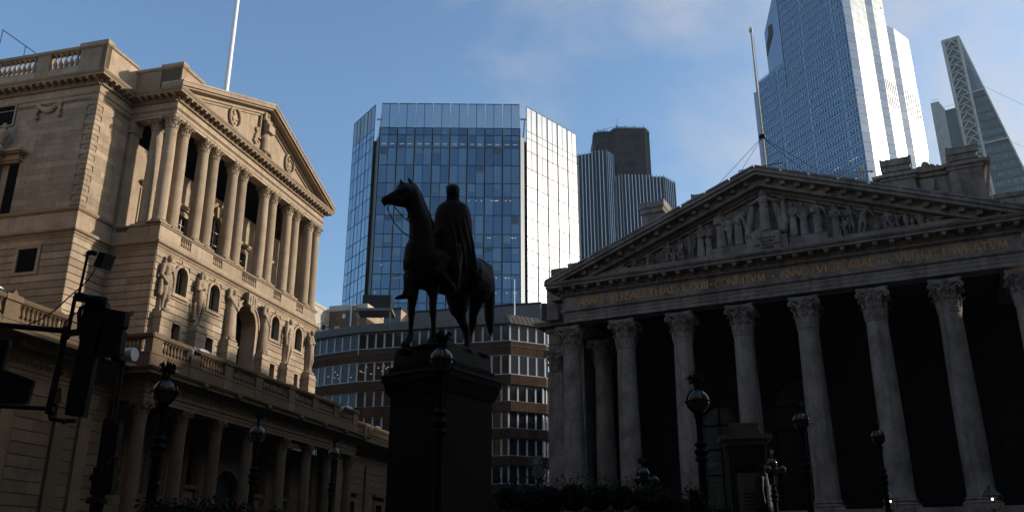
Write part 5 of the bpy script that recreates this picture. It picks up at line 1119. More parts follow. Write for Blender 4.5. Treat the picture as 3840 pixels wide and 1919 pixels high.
M_CH = plain('hazy_green_glass', (0.07, 0.1, 0.115), rough=0.35, var=0.2, scale=.2)
M_CHW = plain('hazy_window', (0.14, 0.2, 0.26), rough=0.2, var=0.3, scale=1)
M_CHF = plain('warm_grey_steel_frame', (0.55, 0.5, 0.44), rough=0.5, var=0.15, scale=.5)
def wedge_tower():
    T = Thing('wedge_shaped_tower', 'tall wedge-shaped tower with zigzag bracing on its narrow face at the right edge', 'skyscraper', FW, (205, 345, 0))
    c = (199.63, 346.62); M = Mf(c, 125)
    XR = lambda z: 7.3+(230-z)*.2; XL = lambda z: (230-z)*.03
    T.part('glazed_body', MB().prism([(XL(0), 0), (XR(0), 0), (XR(200.5), 200.5), (6.3, 200.5), (7.0, 229), (0, 229)], 'y', .3, 26, M=M), M_CH)
    T.part('top_screen', MB().prism([(6.3, 200.5), (XR(200.5), 200.5), (XR(229), 229), (7.0, 229)], 'y', 2.2, 3, M=M), M_CHW)
    fr = MB(); z = 230.0; b = 0
    def bm(p, q, w=.5): fr.beam(M @ Vector(p), M @ Vector(q), w, w)
    for x0, x1 in ((.4, 4.2), (6.7, 10.3), ): bm((x0, -.2, 230), (x0+2.2, -.2, 120), 1.1)
    bm((XR(230)-.2, -.2, 230), (XR(120)-.2, -.2, 120), .6); bm((0, -.2, 229.6), (7.3, -.2, 229.6), 1.0); bm((6, -.2, 200.3), (XR(200.3), -.2, 200.3), .7); bm((6.5, -.3, 174.6), (XR(174.6), -.3, 174.6), .6)
    z = 228.6
    while z > 130:
        xl = .4+(230-z)*.02+.5; xr = 6.7+(230-z)*.02-.4; h = 4.15
        bm((xl, -.25, z-h+.25), (xl+2.8, -.25, z), .5); bm((xl+2.8, -.25, z), (xr+.05, -.25, z-h+1.0), .5); bm((xl, -.25, z-h+.05), (xr, -.25, z-h+.9), .42); z -= h
    T.part('braced_frame', fr, M_CHF)
    sp = MB(); wn = MB(); z = 198; rnd = random.Random(2)
    while z > 120:
        x0 = 8.2+(200-z)*.02; x1 = XR(z)-.5; sp.box(x0, x1, .1, .35, z-.7, z, M=M)
        x = x0
        while x < x1-.8:
            if rnd.random() < .5: wn.box(x, x+.9, .05, .35, z-3.2, z-1.2, M=M)
            x += 1.35
        z -= 4.1
    T.part('floor_bands', sp, M_LEAD, stuff=True); T.part('windows', wn, M_CHW, stuff=True)
    gl = MB()
    for i in range(5): zz = 224-i*5; gl.beam(M @ Vector((7.4+(230-zz)*.12, -.3, zz)), M @ Vector((7.8+(230-zz)*.12+.4, -.3, zz-3.6)), .35, .35)
    T.part('glinting_braces', gl, M_MUL, stuff=True)
    bx = MB(); bx.box(-9.3, -5.9, 0, 16, 0, 200.4, M=M); bx.prism([(-5.9, 0), (-5.9, 200.4), (-4.0, 196), (-4, 0)], 'y', 0, 14, M=M); T.part('service_core', bx, M_CHF)
    T.part('service_core', MB().box(-4.0, 1.2, 1.0, 14, 0, 195.6, M=M), M_CH)
    rl = MB()
    for x in range(-9, -5): rl.tube([M @ Vector((x, .2, 200.4)), M @ Vector((x, .2, 201.8))], .06, 4)
    rl.tube([M @ Vector((-9, .2, 201.8)), M @ Vector((-6, .2, 201.8))], .06, 4); rl.tube([M @ Vector((-4, .4, 197)), M @ Vector((0, .4, 197))], .06, 4); T.part('roof_railing', rl, M_STEEL)
    cb = MB(); cb.tube([M @ Vector((13, -1, 201.5)), M @ Vector((26.3, -3, 186.6))], .06, 4); cb.tube([M @ Vector((19, -1, 172.3)), M @ Vector((28.0, -3, 162.5))], .06, 4); T.part('crane_jib', cb, M_STEEL)
wedge_tower()

# ------------------------------------------------------------------ brown office block in the middle
M_BWIN = plain('bronze_tinted_window', (0.014, 0.01, 0.008), rough=0.08, var=0.15, spec=0.3)
M_BMUL = plain('white_window_mullion', (0.36, 0.38, 0.4), rough=0.5, var=0.1)
def office_block():
    T = Thing('brown_office_block', 'low brown office block with white window mullions and lead mansard between bank and exchange', 'office building', FW, (-9, 115, 0))
    P = [(-33, 113.5), (-23.4, 107.0), (-19.0, 104.7), (-.2, 100.0), (4.0, 102.2), (6.2, 107)]
    rows = [(26.5, 28.3, 0), (22.5, 24.7, 0), (19.4, 21.2, .3), (16.3, 18.1, .3), (13.2, 15.1, .3), (10.1, 12.0, .3), (7.0, 8.9, .3), (3.5, 5.7, .3)]
    bk = MB().prism([(x, y+1.2) for x, y in P]+[(10, 135), (-33, 135)], 'z', 0, 28.5); T.part('structure', bk, M_BRZP)
    T.part('mansard_roof', MB().sweep(P, [(-.1, 28.42), (.25, 28.46), (.25, 28.62), (.1, 28.66), (-1.0, 29.9)], depth=1.6), M_LEAD)
    T.part('flat_roof', MB().prism([(x, y+1.2) for x, y in P]+[(10, 135), (-33, 135)], 'z', 28.5, 29.7), M_LEAD)
    T.part('gutter', MB().sweep(P, [(.1, 28.36), (.36, 28.4), (.36, 28.5), (.1, 28.5)], depth=.1), M_DKM)
    npan = 0
    for a, b in zip(P, P[1:]):
        L = math.hypot(b[0]-a[0], b[1]-a[1]); h = math.degrees(math.atan2(b[0]-a[0], b[1]-a[1])); M = Mf(a, h); n = max(1, round(L/1.17)); w = L/n; rot = R(90-h)
        sm = MB().prism([(-.1, 28.62), (1.0, 29.86), (1.0, 29.96), (-.1, 28.74)], 'x', -.03, .03)
        seam = sm.mesh('roof_seam', M_LEAD)
        for i in range(int(L/.62)):
            o = T.inst('roof_seam', seam, (0, 0, 0)); o.location = M @ Vector((i*.62, .0, 0))-Vector(T.b); o.rotation_euler = (0, 0, rot)
        for ri, (z0, z1, rec) in enumerate(rows):
            if ri > 5: continue
            pm = MB().box(.11, w-.11, 0, .04, 0, z1-z0).mesh('window_pane', M_BWIN); mm = MB().box(-.1, .1, -.06, .08, 0, z1-z0).mesh('mullion', M_BMUL)
            for i in range(n):
                if npan < 290:
                    o = T.inst('window_pane', pm, (0, 0, 0)); o.location = M @ Vector((i*w, .12+rec, z0))-Vector(T.b); o.rotation_euler = (0, 0, rot+random.uniform(-.006, .006))
                    o = T.inst('mullion', mm, (0, 0, 0)); o.location = M @ Vector((i*w, .1+rec, z0))-Vector(T.b); o.rotation_euler = (0, 0, rot); npan += 1
            fr = MB().box(-.1, L+.1, .0+rec, .2+rec, z1, z1+.07, M=M).box(-.1, L+.1, .0+rec, .2+rec, z0-.09, z0, M=M); T.part('window_rail', fr, M_BMUL)
            zt = rows[ri][0]; zb = rows[ri+1][1]+.07
            cm = MB().box(.01, w-.01, -.06, .5, 0, zt-.09-zb).mesh('cladding_panel', M_BRZP)
            for i in range(n): o = T.inst('cladding_panel', cm, (0, 0, 0)); o.location = M @ Vector((i*w, 0, zb))-Vector(T.b); o.rotation_euler = (0, 0, rot)
        T.part('band_flashing', MB().box(0, L, -.14, .1, 25.75, 25.82, M=M), M_LEAD)
    lt = MB(); M = Mf(P[2], math.degrees(math.atan2(18.8, -4.7)))
    rnd = random.Random(9)
    for _ in range(14): x = rnd.uniform(.3, 6.5); z = rnd.uniform(23.2, 24.3); lt.box(x, x+.16, .1, .11, z, z+.035, M=M)
    M = Mf(P[1], math.degrees(math.atan2(4.4, -2.3)))
    for _ in range(7): x = rnd.uniform(.3, 4.5); z = rnd.uniform(23.0, 24.2); lt.box(x, x+.16, .1, .11, z, z+.035, M=M)
    T.part('ceiling_lights', lt, M_CEIL, stuff=True)
    dp = MB()
    for p, x in ((P[2], 0.1), (P[2], 13.9)):
        M = Mf(p, math.degrees(math.atan2(18.8, -4.7))); dp.box(x, x+.09, -.2, -.1, 25.7, 28.4, M=M); dp.box(x-.16, x, -.2, -.1, 28.3, 28.4, M=M)
    M = Mf(P[4], 25); dp.box(.9, 1.0, -.2, -.1, 22.5, 28.2, M=M); T.part('downpipe', dp, M_BMUL)
    rl = MB(); a = (-30, 110.5)
    for i in range(9): rl.tube([(-30+i*1.0, 110.9-i*.45, 29.7), (-30+i*1.0, 110.9-i*.45, 30.8)], .03, 4)
    for z in (30.2, 30.8): rl.tube([(-30, 110.9, z), (-22, 107.3, z)], .03, 4)
    T.part('roof_railing', rl, M_DKM)
office_block()
M_PALE = stone('pale_rendered_wall', (0.46, 0.40, 0.33), var=.1, stain=.35); M_TAN = stone('tan_render', (0.36, 0.27, 0.18), var=.1, stain=.3); M_BRK = stone('shaded_brown_render', (0.17, 0.11, 0.06), var=.1, stain=.3); M_GRY = stone('grey_render', (0.13, 0.125, 0.12), var=.08, stain=.3)
def rooftops():
    FA = Frame(14.6)
    def loc(x, y): v = FA.M.inverted() @ Vector((x, y, 0)); return v.x, v.y
    u, d = loc(-30.5, 126.4); T = Thing('pale_rooftop_building', 'pale sunlit wall of a building behind the right end of the bank', 'building', FA, (u, d, 0))
    T.part('wall', MB().box(u, u+6.5, d, d+12, 0, 38.9), M_PALE); T.part('parapet', MB().box(u-.1, u+6.6, d-.1, d+12, 38.9, 39.4), M_PALE)
    for x, z in ((u+4.2, 36.4), (u+1.0, 36.4), (u+2.2, 33.2)): T.part('window', MB().box(x, x+.8, d-.03, d+.1, z-.8, z+.2), M_DARK)
    u, d = loc(-28.9, 132.7); T = Thing('brown_rooftop_block', 'brown rendered rooftop block with a sunlit right side above the mansard', 'building', FA, (u, d, 0))
    T.part('wall', MB().box(u, u+10.8, d-6.36, d, 0, 39.2), M_TAN); T.part('shaded_front_render', MB().box(u-.05, u, d-6.3, d, 30, 39.15), M_BRK); T.part('parapet', MB().box(u-.12, u+10.9, d-6.48, d+.1, 39.2, 40.1), M_PALE)  # darker front sheet puts the unlit side's shade into its colour
    T.part('downpipe', MB().box(u-.5, u-.3, d-4.0, d-3.8, 30, 40.0).box(u-.5, u+.1, d-4.6, d-3.6, 39.7, 40.0), M_ALU)
    T.part('door', MB().box(u-.08, u-.04, d-1.9, d-1.0, 34.5, 36.8), M_BUFF)
    for dd in (-2.4, -4.9): T.part('vent_box', MB().box(u-.2, u-.04, d+dd-.4, d+dd+.1, 37.9, 38.6), M_ALU)
    T.part('cabinet', MB().box(u-3.5, u-2.0, d-2.5, d-.4, 30, 35.3), M_ALU)
    solo('black_plant_screen', MB().box(-28.2, -22.9, 157, 162, 0, 49.4), M_DKM, 'plain black plant enclosure in front of the lower left of the glass tower', 'plant enclosure', FW, (-25, 157, 0))
    u, d = loc(-19.8, 129.6); T = Thing('grey_rooftop_block', 'small grey rooftop block with a tan sunlit end just left of the horse front leg', 'building', FA, (u, d, 0)); T.part('wall', MB().box(u, u+6, d-2.8, d, 0, 38.5), M_TAN); T.part('shaded_front_render', MB().box(u-.05, u, d-2.8, d, 30, 38.5), M_GRY); T.part('coping', MB().box(u-.1, u+6.1, d-2.9, d+.1, 38.5, 38.8), M_DKM)  # grey front sheet paints the shade of the side away from the sun
    solo('roof_canopy', MB().box(-22.6, -17.4, 121, 125, 36.1, 36.5).box(-22.4, -22.2, 121.2, 121.4, 29, 36.1).box(-17.8, -17.6, 121.2, 121.4, 29, 36.1), M_GRY, 'flat dark grey canopy on posts above the mansard roof', 'canopy', FW, (-20, 122, 29))
    u, d = loc(-16, 132); T = Thing('grey_parapet_building', 'long plain grey parapet building at the foot of the glass tower', 'building', FA, (u, d, 0)); T.part('wall', MB().box(u, u+8, d-21.0, d, 0, 38.8), M_GRY); T.part('coping', MB().box(u-.12, u+8, d-21.1, d+.1, 38.8, 39.05), M_DKM)
    solo('black_plant_room', MB().box(4.2, 8.5, 127.5, 134, 0, 39.1), M_DKM, 'black flat topped plant room beside the exchange roof edge', 'plant room', FW, (6, 128, 0))
    flagpole('flagpole', 'thin white flagpole on the mansard roof behind the horse tail', FW, .34, 112, 29.7, 37.9, .09, .05, M_WHITE, bulge=False, knob=False)
rooftops()
# ------------------------------------------------------------------ equestrian monument
PT = R(19.5); FPX = 3252.7
def atpx(x, y, Y):
    """world point on the camera ray of source pixel (x, y) at world depth Y (used once, to measure the monument)"""
    X = (x-1920)/FPX; V = -(y-959.5)/FPX; c, s = math.cos(PT), math.sin(PT); d = Vector((X, c-V*s, s+V*c)); t = Y/d.y
    return d*t+Vector((0, 0, 1.6))
def zfwd(p): return p.y*math.cos(PT)+(p.z-1.6)*math.sin(PT)
def horse_pt(px, py, dep=0.0): return atpx(1350+px/1.7634, 620+py/1.7634, 19.0+dep)
def hr(px, p): return px/1.7634/FPX*zfwd(p)
def monument():
    top = horse_pt(480, 1190).z-.34
    # pedestal, turned so that a corner faces the camera
    c0 = atpx(1668, 1500, 18.6); c0 = (c0.x, c0.y); hL, hR = -57, 33
    def corner(o=0):
        a = Vector((c0[0], c0[1])); l = Vector(hd(hL)[:2]); r = Vector(hd(hR)[:2]); A, B = 1.42, 1.66
        a = a-l*o-r*o; return [a, a+r*(B+2*o), a+r*(B+2*o)+l*(A+2*o), a+l*(A+2*o)]
    ctr = sum(corner(), Vector((0, 0)))/4
    T = Thing('pedestal', 'tall dark granite pedestal with moulded cap beneath the bronze horse and rider', 'pedestal', FW, (ctr.x, ctr.y, 0))
    def slab(m, o, z0, z1, o2=None):
        p, q = corner(o), corner(o if o2 is None else o2); m.add([(v.x, v.y, z0) for v in p]+[(v.x, v.y, z1) for v in q], [(0, 3, 2, 1), (4, 5, 6, 7)]+[(i, (i+1) % 4, (i+1) % 4+4, i+4) for i in range(4)])
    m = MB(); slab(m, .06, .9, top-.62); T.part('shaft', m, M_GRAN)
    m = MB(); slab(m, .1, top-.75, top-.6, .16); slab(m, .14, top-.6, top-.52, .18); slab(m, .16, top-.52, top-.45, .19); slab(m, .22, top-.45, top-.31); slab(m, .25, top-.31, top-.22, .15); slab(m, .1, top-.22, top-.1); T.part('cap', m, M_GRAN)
    m = MB(); slab(m, .5, 0, .35); slab(m, .35, .35, .62); slab(m, .28, .62, .95, .1); T.part('plinth', m, M_GRAN)
    jn = MB()
    for z in (1.9, 2.9, 3.9): slab(jn, .063, z, z+.012)
    T.part('stone_joint', jn, M_REDK)
    # horse, rider and bronze ground: one casting
    base = (ctr.x, ctr.y, top-.1)
    S = Thing('equestrian_statue', 'black bronze statue of a cloaked rider on a standing horse silhouetted against the glass tower', 'statue', FW, base)
    H = []
    def cp(a, ra, b, rb, da=0., db=0.):
        p, q = horse_pt(*a, da), horse_pt(*b, db); H.append(('c', p, hr(ra, p), q, hr(rb, q)))
    def el(a, rx, rz, dep=0., ry=None):
        p = horse_pt(*a, dep); H.append(('e', p, (hr(rx, p), hr(ry or min(rx, rz), p), hr(rz, p))))
    # head
    cp((168, 238), 27, (215, 215), 38, -.35, -.3); cp((215, 215), 36, (300, 185), 60, -.3, -.2); cp((300, 190), 58, (318, 225), 56, -.2, -.15); cp((230, 230), 40, (300, 235), 46, -.3, -.2)
    el((163, 232), 26, 25, -.36); el((165, 262), 13, 11, -.35); cp((260, 150), 22, (300, 150), 34, -.2, -.15); cp((300, 158), 46, (345, 150), 30, -.15, -.1)
    el((178, 218), 28, 22, -.36)
    cp((281, 128), 14, (268, 84), 4, -.22, -.24); cp((343, 128), 19, (313, 76), 4, -.1, -.12); cp((272, 118), 12, (268, 100), 9, -.22, -.23); cp((340, 118), 16, (322, 92), 9, -.1, -.11)
    # neck
    cp((335, 190), 60, (370, 290), 62, -.1, -.05); cp((370, 290), 60, (398, 380), 74, -.05, .0); cp((398, 380), 74, (408, 480), 84, 0, .05); cp((408, 480), 84, (400, 620), 112, .05, .12)
    cp((380, 210), 40, (425, 320), 34, 0, .05); cp((425, 320), 36, (455, 420), 38, .05, .12)
    cp((385, 560), 90, (372, 660), 92, .05, .05); cp((372, 660), 90, (390, 735), 88, .05, .1)
    # trunk
    cp((420, 640), 125, (560, 700), 138, .25, .6); cp((560, 700), 135, (700, 735), 140, .6, 1.0); cp((430, 705), 122, (600, 735), 132, .3, .7); cp((700, 735), 145, (755, 770), 128, 1.0, 1.25)
    el((765, 745), 118, 138, 1.3, 110); cp((630, 770), 98, (762, 800), 122, .9, 1.3)
    # fore legs
    cp((345, 740), 62, (350, 850), 38, 0, -.02); cp((350, 850), 37, (341, 950), 25, -.02, -.04); cp((341, 950), 25, (340, 990), 25, -.04, -.04); cp((340, 995), 22, (336, 1080), 17, -.04, -.02); cp((336, 1080), 17, (334, 1130), 21, -.02, -.04); cp((334, 1130), 20, (318, 1160), 24, -.04, -.1); cp((316, 1162), 26, (300, 1188), 34, -.1, -.16)
    cp((470, 760), 70, (484, 860), 32, .25, .1); cp((484, 860), 30, (482, 950), 25, .1, .08); cp((482, 950), 25, (484, 985), 25, .08, .08); cp((485, 990), 21, (486, 1070), 17, .08, .1); cp((486, 1070), 17, (486, 1115), 22, .1, .08); cp((486, 1115), 21, (476, 1150), 25, .08, .02); cp((474, 1152), 26, (468, 1186), 33, .02, -.02)
    # hind legs (crossing in view)
    cp((655, 820), 92, (650, 930), 68, 1.0, 1.05); cp((620, 850), 60, (640, 960), 46, 1.0, 1.05); cp((646, 930), 58, (672, 1020), 34, 1.05, 1.2); cp((672, 1020), 32, (700, 1085), 28, 1.2, 1.35); cp((700, 1085), 27, (707, 1165), 19, 1.35, 1.3); cp((707, 1165), 19, (706, 1210), 23, 1.3, 1.28); cp((706, 1210), 23, (694, 1262), 36, 1.28, 1.2)
    cp((778, 820), 82, (768, 900), 48, 1.5, 1.55); cp((768, 900), 50, (748, 985), 31, 1.55, 1.65); cp((748, 985), 30, (745, 1050), 29, 1.65, 1.75); cp((745, 1050), 27, (720, 1140), 18, 1.75, 1.7); cp((720, 1140), 18, (714, 1195), 22, 1.7, 1.68); cp((714, 1195), 22, (700, 1255), 35, 1.68, 1.6)
    # tail
    cp((832, 690), 50, (852, 790), 42, 1.9, 2.1); cp((852, 790), 42, (854, 900), 40, 2.1, 2.15); cp((856, 900), 37, (856, 1010), 34, 2.15, 2.15); cp((856, 1010), 33, (864, 1090), 20, 2.15, 2.1); cp((864, 1090), 17, (869, 1136), 5, 2.1, 2.1); cp((845, 1040), 14, (851, 1110), 5, 2.1, 2.1)
    for p in H[:]: pass
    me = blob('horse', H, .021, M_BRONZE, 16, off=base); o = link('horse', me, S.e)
    # rider
    H.clear()
    def loft(rows, dep, thick, n=28, fold=0.0):
        mb = MB(); vs = []
        for (py, xl, xr, *dd) in rows:
            dd = dd[0] if dd else dep; cx = (xl+xr)/2; c = horse_pt(cx, py, dd); w = hr((xr-xl)/2, c)
            for k in range(n):
                t = 2*math.pi*k/n; f = 1+fold*math.sin(t*7+py*.004)*(py > 330); vs.append((c.x+w*math.cos(t)*(f if abs(math.cos(t)) < .95 else 1), c.y+w*thick*math.sin(t)*f, c.z))
        m = len(rows); mb.add(vs, [(i*n+k, i*n+(k+1) % n, (i+1)*n+(k+1) % n, (i+1)*n+k) for i in range(m-1) for k in range(n)]+[tuple(range(n-1, -1, -1)), tuple(range((m-1)*n, m*n))]); return mb
    el((611, 172), 43, 48, .5, 42); el((620, 158), 39, 34, .52, 36); el((634, 180), 22, 34, .55, 30); el((584, 176), 14, 9, .47); el((592, 205), 22, 16, .48); el((640, 185), 16, 22, .55)
    for a in ((578, 145), (595, 135), (615, 133), (635, 140), (648, 155), (650, 175), (648, 200)): el(a, 13, 11, .52)
    cp((617, 200), 27, (619, 240), 30, .52, .55); cp((580, 232), 14, (640, 236), 24, .52, .55); cp((570, 250), 10, (576, 244), 10, .52, .52)
    R_ = [loft([(240, 582, 650), (253, 542, 690), (273, 517, 715), (290, 506, 723), (320, 497, 731), (365, 490, 740), (420, 485, 743), (480, 470, 745), (540, 460, 751), (600, 470, 762), (660, 500, 772), (712, 560, 780), (722, 640, 778)], .62, .72, 34, .03)]
    cp((560, 640), 60, (520, 720), 48, .2, .0); cp((520, 720), 46, (600, 800), 30, 0, .05)       # near thigh over the flank
    cp((640, 560), 44, (636, 700), 36, .3, .2); cp((636, 700), 34, (634, 800), 25, .2, .2); cp((640, 815), 17, (606, 833), 13, .2, .1)   # near boot
    cp((320, 760), 34, (312, 830), 25, -.2, -.25); cp((330, 858), 25, (270, 870), 17, -.25, -.3); cp((270, 870), 17, (236, 878), 9, -.3, -.32); cp((300, 845), 22, (330, 875), 14, -.25, -.25)   # far boot seen beyond the chest
    cp((500, 430), 34, (455, 500), 26, .3, .0); el((432, 505), 18, 16, -.05)
    link('rider', blob('rider', H+R_, .02, M_BRONZE, 3, off=base), S.e)
    fl = MB()
    for x0, x1 in ((600, 650), (640, 700), (680, 735), (655, 760), (705, 768)):
        fl.tube([horse_pt(x0, 330, .1), horse_pt((x0+x1)/2+6, 500, .08), horse_pt(x1, 690, .12)], [hr(5, horse_pt(x0, 330)), hr(9, horse_pt(x0, 330)), hr(13, horse_pt(x0, 330))], 8)
    S.part('cloak_folds', fl, M_BRONZE)
    mn = MB()
    for i in range(16): a = i/15; p = horse_pt(352+112*a**.9+8, 128+250*a, .02+.1*a); q = horse_pt(364+112*a**.9+14+(i % 3)*4, 168+250*a, .05+.1*a); mn.tube([p, p.lerp(q, .5)+Vector((.01, -.05, 0)), q], [hr(9, p), hr(11, p), hr(3, p)], 6)
    S.part('mane', mn, M_BRONZE)
    rn = MB(); r0 = hr(3.6, horse_pt(240, 395, -.35))
    rn.tube([horse_pt(x, y, d) for x, y, d in ((184, 280, -.4), (192, 310, -.4), (208, 345, -.4), (238, 393, -.38), (270, 430, -.34), (300, 455, -.3), (328, 472, -.25), (380, 500, -.18), (432, 505, -.06))], r0, 6)
    rn.tube([horse_pt(x, y, d) for x, y, d in ((226, 276, -.38), (250, 300, -.38), (278, 332, -.36), (305, 358, -.33), (334, 378, -.28), (400, 440, -.15), (432, 500, -.06))], r0*1.1, 6)
    rn.tube([horse_pt(x, y, d) for x, y, d in ((180, 275, -.42), (196, 262, -.46), (232, 240, -.5), (300, 200, -.46), (330, 160, -.3))], r0, 6)
    rn.tube([horse_pt(x, y, d) for x, y, d in ((308, 288, -.2), (318, 305, -.2), (322, 330, -.2), (316, 354, -.2))], [r0*1.4, r0*2, r0*1.6, r0*2.4], 6); rn.ball(horse_pt(184, 290, -.4), r0*2.2, 8, 6)
    S.part('reins', rn, M_BRONZE)
    rnd = random.Random(4); sl = MB(); slab(sl, .06, top-.1, top+.36, .02); q = [sl]
    for _ in range(46):
        f, g = rnd.random(), rnd.random(); cs = corner(-.2); p = cs[0]+(cs[1]-cs[0])*f+(cs[3]-cs[0])*g; q.append(('e', (p.x, p.y, top+.31), (rnd.uniform(.15, .4), rnd.uniform(.15, .4), rnd.uniform(.05, .12))))
    for x, y, d in ((300, 1200, -.16), (468, 1198, 0), (694, 1280, 1.2), (700, 1272, 1.6), (560, 1225, .5), (640, 1248, .9)): p = horse_pt(x, y, d); q.append(('e', (p.x, p.y, p.z-.1), (.17, .17, .1)))
    link('bronze_ground', blob('bronze_ground', q, .035, M_BRONZE, 2, off=base), S.e)
monument()

# ------------------------------------------------------------------ street lamps with dragon finials
M_GLOBE = plain('lamp_globe_glass', (0.03, 0.026, 0.023), rough=0.14, var=0.2, scale=2); M_GLOBE.node_tree.nodes['Principled BSDF'].inputs['Coat Weight'].default_value = 0.0
M_GLOBE.node_tree.nodes['Principled BSDF'].inputs['Specular IOR Level'].default_value = 0.45
LM = {}
def lamp_parts():
    r = .25
    post = MB().lathe(0, 0, [(.34, 0), (.34, .25), (.26, .3), (.26, .75), (.3, .8), (.2, .95), (.17, 1.3), (.22, 1.36), (.24, 1.44), (.16, 1.55), (.12, 1.7), (.1, 2.4), (.085, 3.4), (.09, 3.5), (.15, 3.56), (.1, 3.62), (.16, 3.72), (.09, 3.8), (.14, 3.88), (.075, 3.94), (.065, 4.15), (.07, 4.3), (.085, 4.42), (.12, 4.5)], 20, smooth=True)
    for k in range(8): a = k*math.pi/4; post.beam((.27*math.cos(a), .27*math.sin(a), .3), (.27*math.cos(a), .27*math.sin(a), .75), .06, .03)
    LM['post'] = post.mesh('post', M_IRON)
    LM['globe'] = MB().ball((0, 0, 0), r, 28, 18).mesh('globe', M_GLOBE)
    cg = MB()
    for k in range(4):
        a = k*math.pi/4
        cg.tube([((r+.012)*math.cos(t)*math.cos(a), (r+.012)*math.cos(t)*math.sin(a), (r+.012)*math.sin(t)) for t in (math.pi*2*i/32 for i in range(33))], .013, 5) if k % 2 == 0 else None
    cg.lathe(0, 0, [(r-.01, -.02), (r+.018, -.016), (r+.028, 0), (r+.018, .016), (r-.01, .02)], 32); cg.lathe(0, 0, [(.06, -.3), (.09, -.265), (.125, -.23), (.08, -.22)], 20); cg.lathe(0, 0, [(.13, .21), (.09, .25), (.05, .27), (.05, .3)], 16)
    LM['cage'] = cg.mesh('globe_cage', M_IRON)
    d = [('c', (-.02, 0, .3), .035, (-.05, 0, .42), .03), ('c', (.08, 0, .3), .03, (.07, 0, .42), .03), ('c', (-.07, 0, .43), .055, (.08, 0, .47), .06), ('c', (.09, 0, .47), .05, (.14, 0, .58), .035), ('c', (.14, 0, .58), .04, (.2, 0, .56), .022), ('c', (.13, 0, .6), .015, (.1, 0, .66), .006),
         ('c', (-.07, 0, .43), .035, (-.16, .01, .38), .02), ('c', (-.16, .01, .38), .02, (-.17, .02, .52), .014), ('c', (-.17, .02, .52), .014, (-.13, .02, .56), .02), ('c', (.12, 0, .5), .02, (.19, 0, .44), .012)]
    for s in (-1, 1):
        for k in range(5): d.append(('c', (.03, s*.03, .48), .02, (-.02-.045*k, s*(.07+.02*k), .68-.045*k), .009))
        d.append(('c', (.0, s*.04, .5), .02, (-.08, s*.07, .56), .02))
    LM['dragon'] = blob('dragon_finial', d, .009, M_IRON, 0)
lamp_parts()
def lamp(x, y, z, label, k=1.0, rot=0, name='street_lamp', group='globe street lamps with dragon finials', post=True):
    T = Thing(name, label, 'street lamp', FW, (x, y, 0), group=group)
    zz = z
    if post: T.inst('post', LM['post'], (x, y, 0), 0, (k, k, (z-.16*k)/4.62))
    T.inst('globe', LM['globe'], (x, y, zz), 0, k); T.inst('globe_cage', LM['cage'], (x, y, zz), rot, k); T.inst('dragon_finial', LM['dragon'], (x, y, zz), rot, k); return T
for (sx, sy, Y, k, rot, lab) in ((1655, 1352, 15.3, .9, .4, 'globe street lamp with dragon finial standing directly before the monument pedestal'), (2617, 1505, 20.3, 1.1, .3, 'nearest globe street lamp on the exchange side, left of the inscribed memorial pillar'),
        (619, 1470, 16.6, .96, 2.9, 'nearest globe street lamp before the bank columns, right of the camera dome pole'), (965, 1627, 22.4, .86, 1.9, 'second globe street lamp along the bank, between the first lamp and the pedestal'), (1252, 1702, 27.0, .8, 1.9, 'farthest globe street lamp along the bank, close to the pedestal left side'),
        (3004, 1578, 22.0, .84, .6, 'shadowy globe street lamp between the fourth and fifth portico columns'), (3293, 1638, 24.6, .8, .6, 'shadowy globe street lamp beside the sixth portico column')):
    p = atpx(sx, sy, Y); lamp(p.x, p.y, p.z, lab, k, rot)
def cluster(sx, sy, Y, label):
    p = atpx(sx, sy, Y); T = Thing('street_lamp', label, 'street lamp', FW, (p.x, p.y, 0), group='multi-globe lamp standards by the exchange')
    T.inst('post', LM['post'], (p.x, p.y, 0), 0, (.9, .9, (p.z-.14)/4.62)); T.inst('globe', LM['globe'], (p.x, p.y, p.z), 0, .8); T.inst('globe_cage', LM['cage'], (p.x, p.y, p.z), .4, .8); T.inst('dragon_finial', LM['dragon'], (p.x, p.y, p.z), .5, .8)
    for a in (-.3, .9, 4.0):
        q = (p.x+.34*math.cos(a), p.y+.34*math.sin(a), p.z-.2); T.inst('globe', LM['globe'], q, 0, .5); T.inst('globe_cage', LM['cage'], q, a, .5)
        T.part('bracket_arm', MB().tube([(p.x, p.y, p.z-.7), (p.x+.25*math.cos(a), p.y+.25*math.sin(a), p.z-.72), (q[0], q[1], q[2]-.17)], .03, 6), M_IRON)
cluster(2893, 1738, 30.5, 'clustered globe lamp standard rising behind the bronze soldier'); cluster(2412, 1775, 27, 'clustered globe lamp standard half hidden by shrubs before the second portico column')

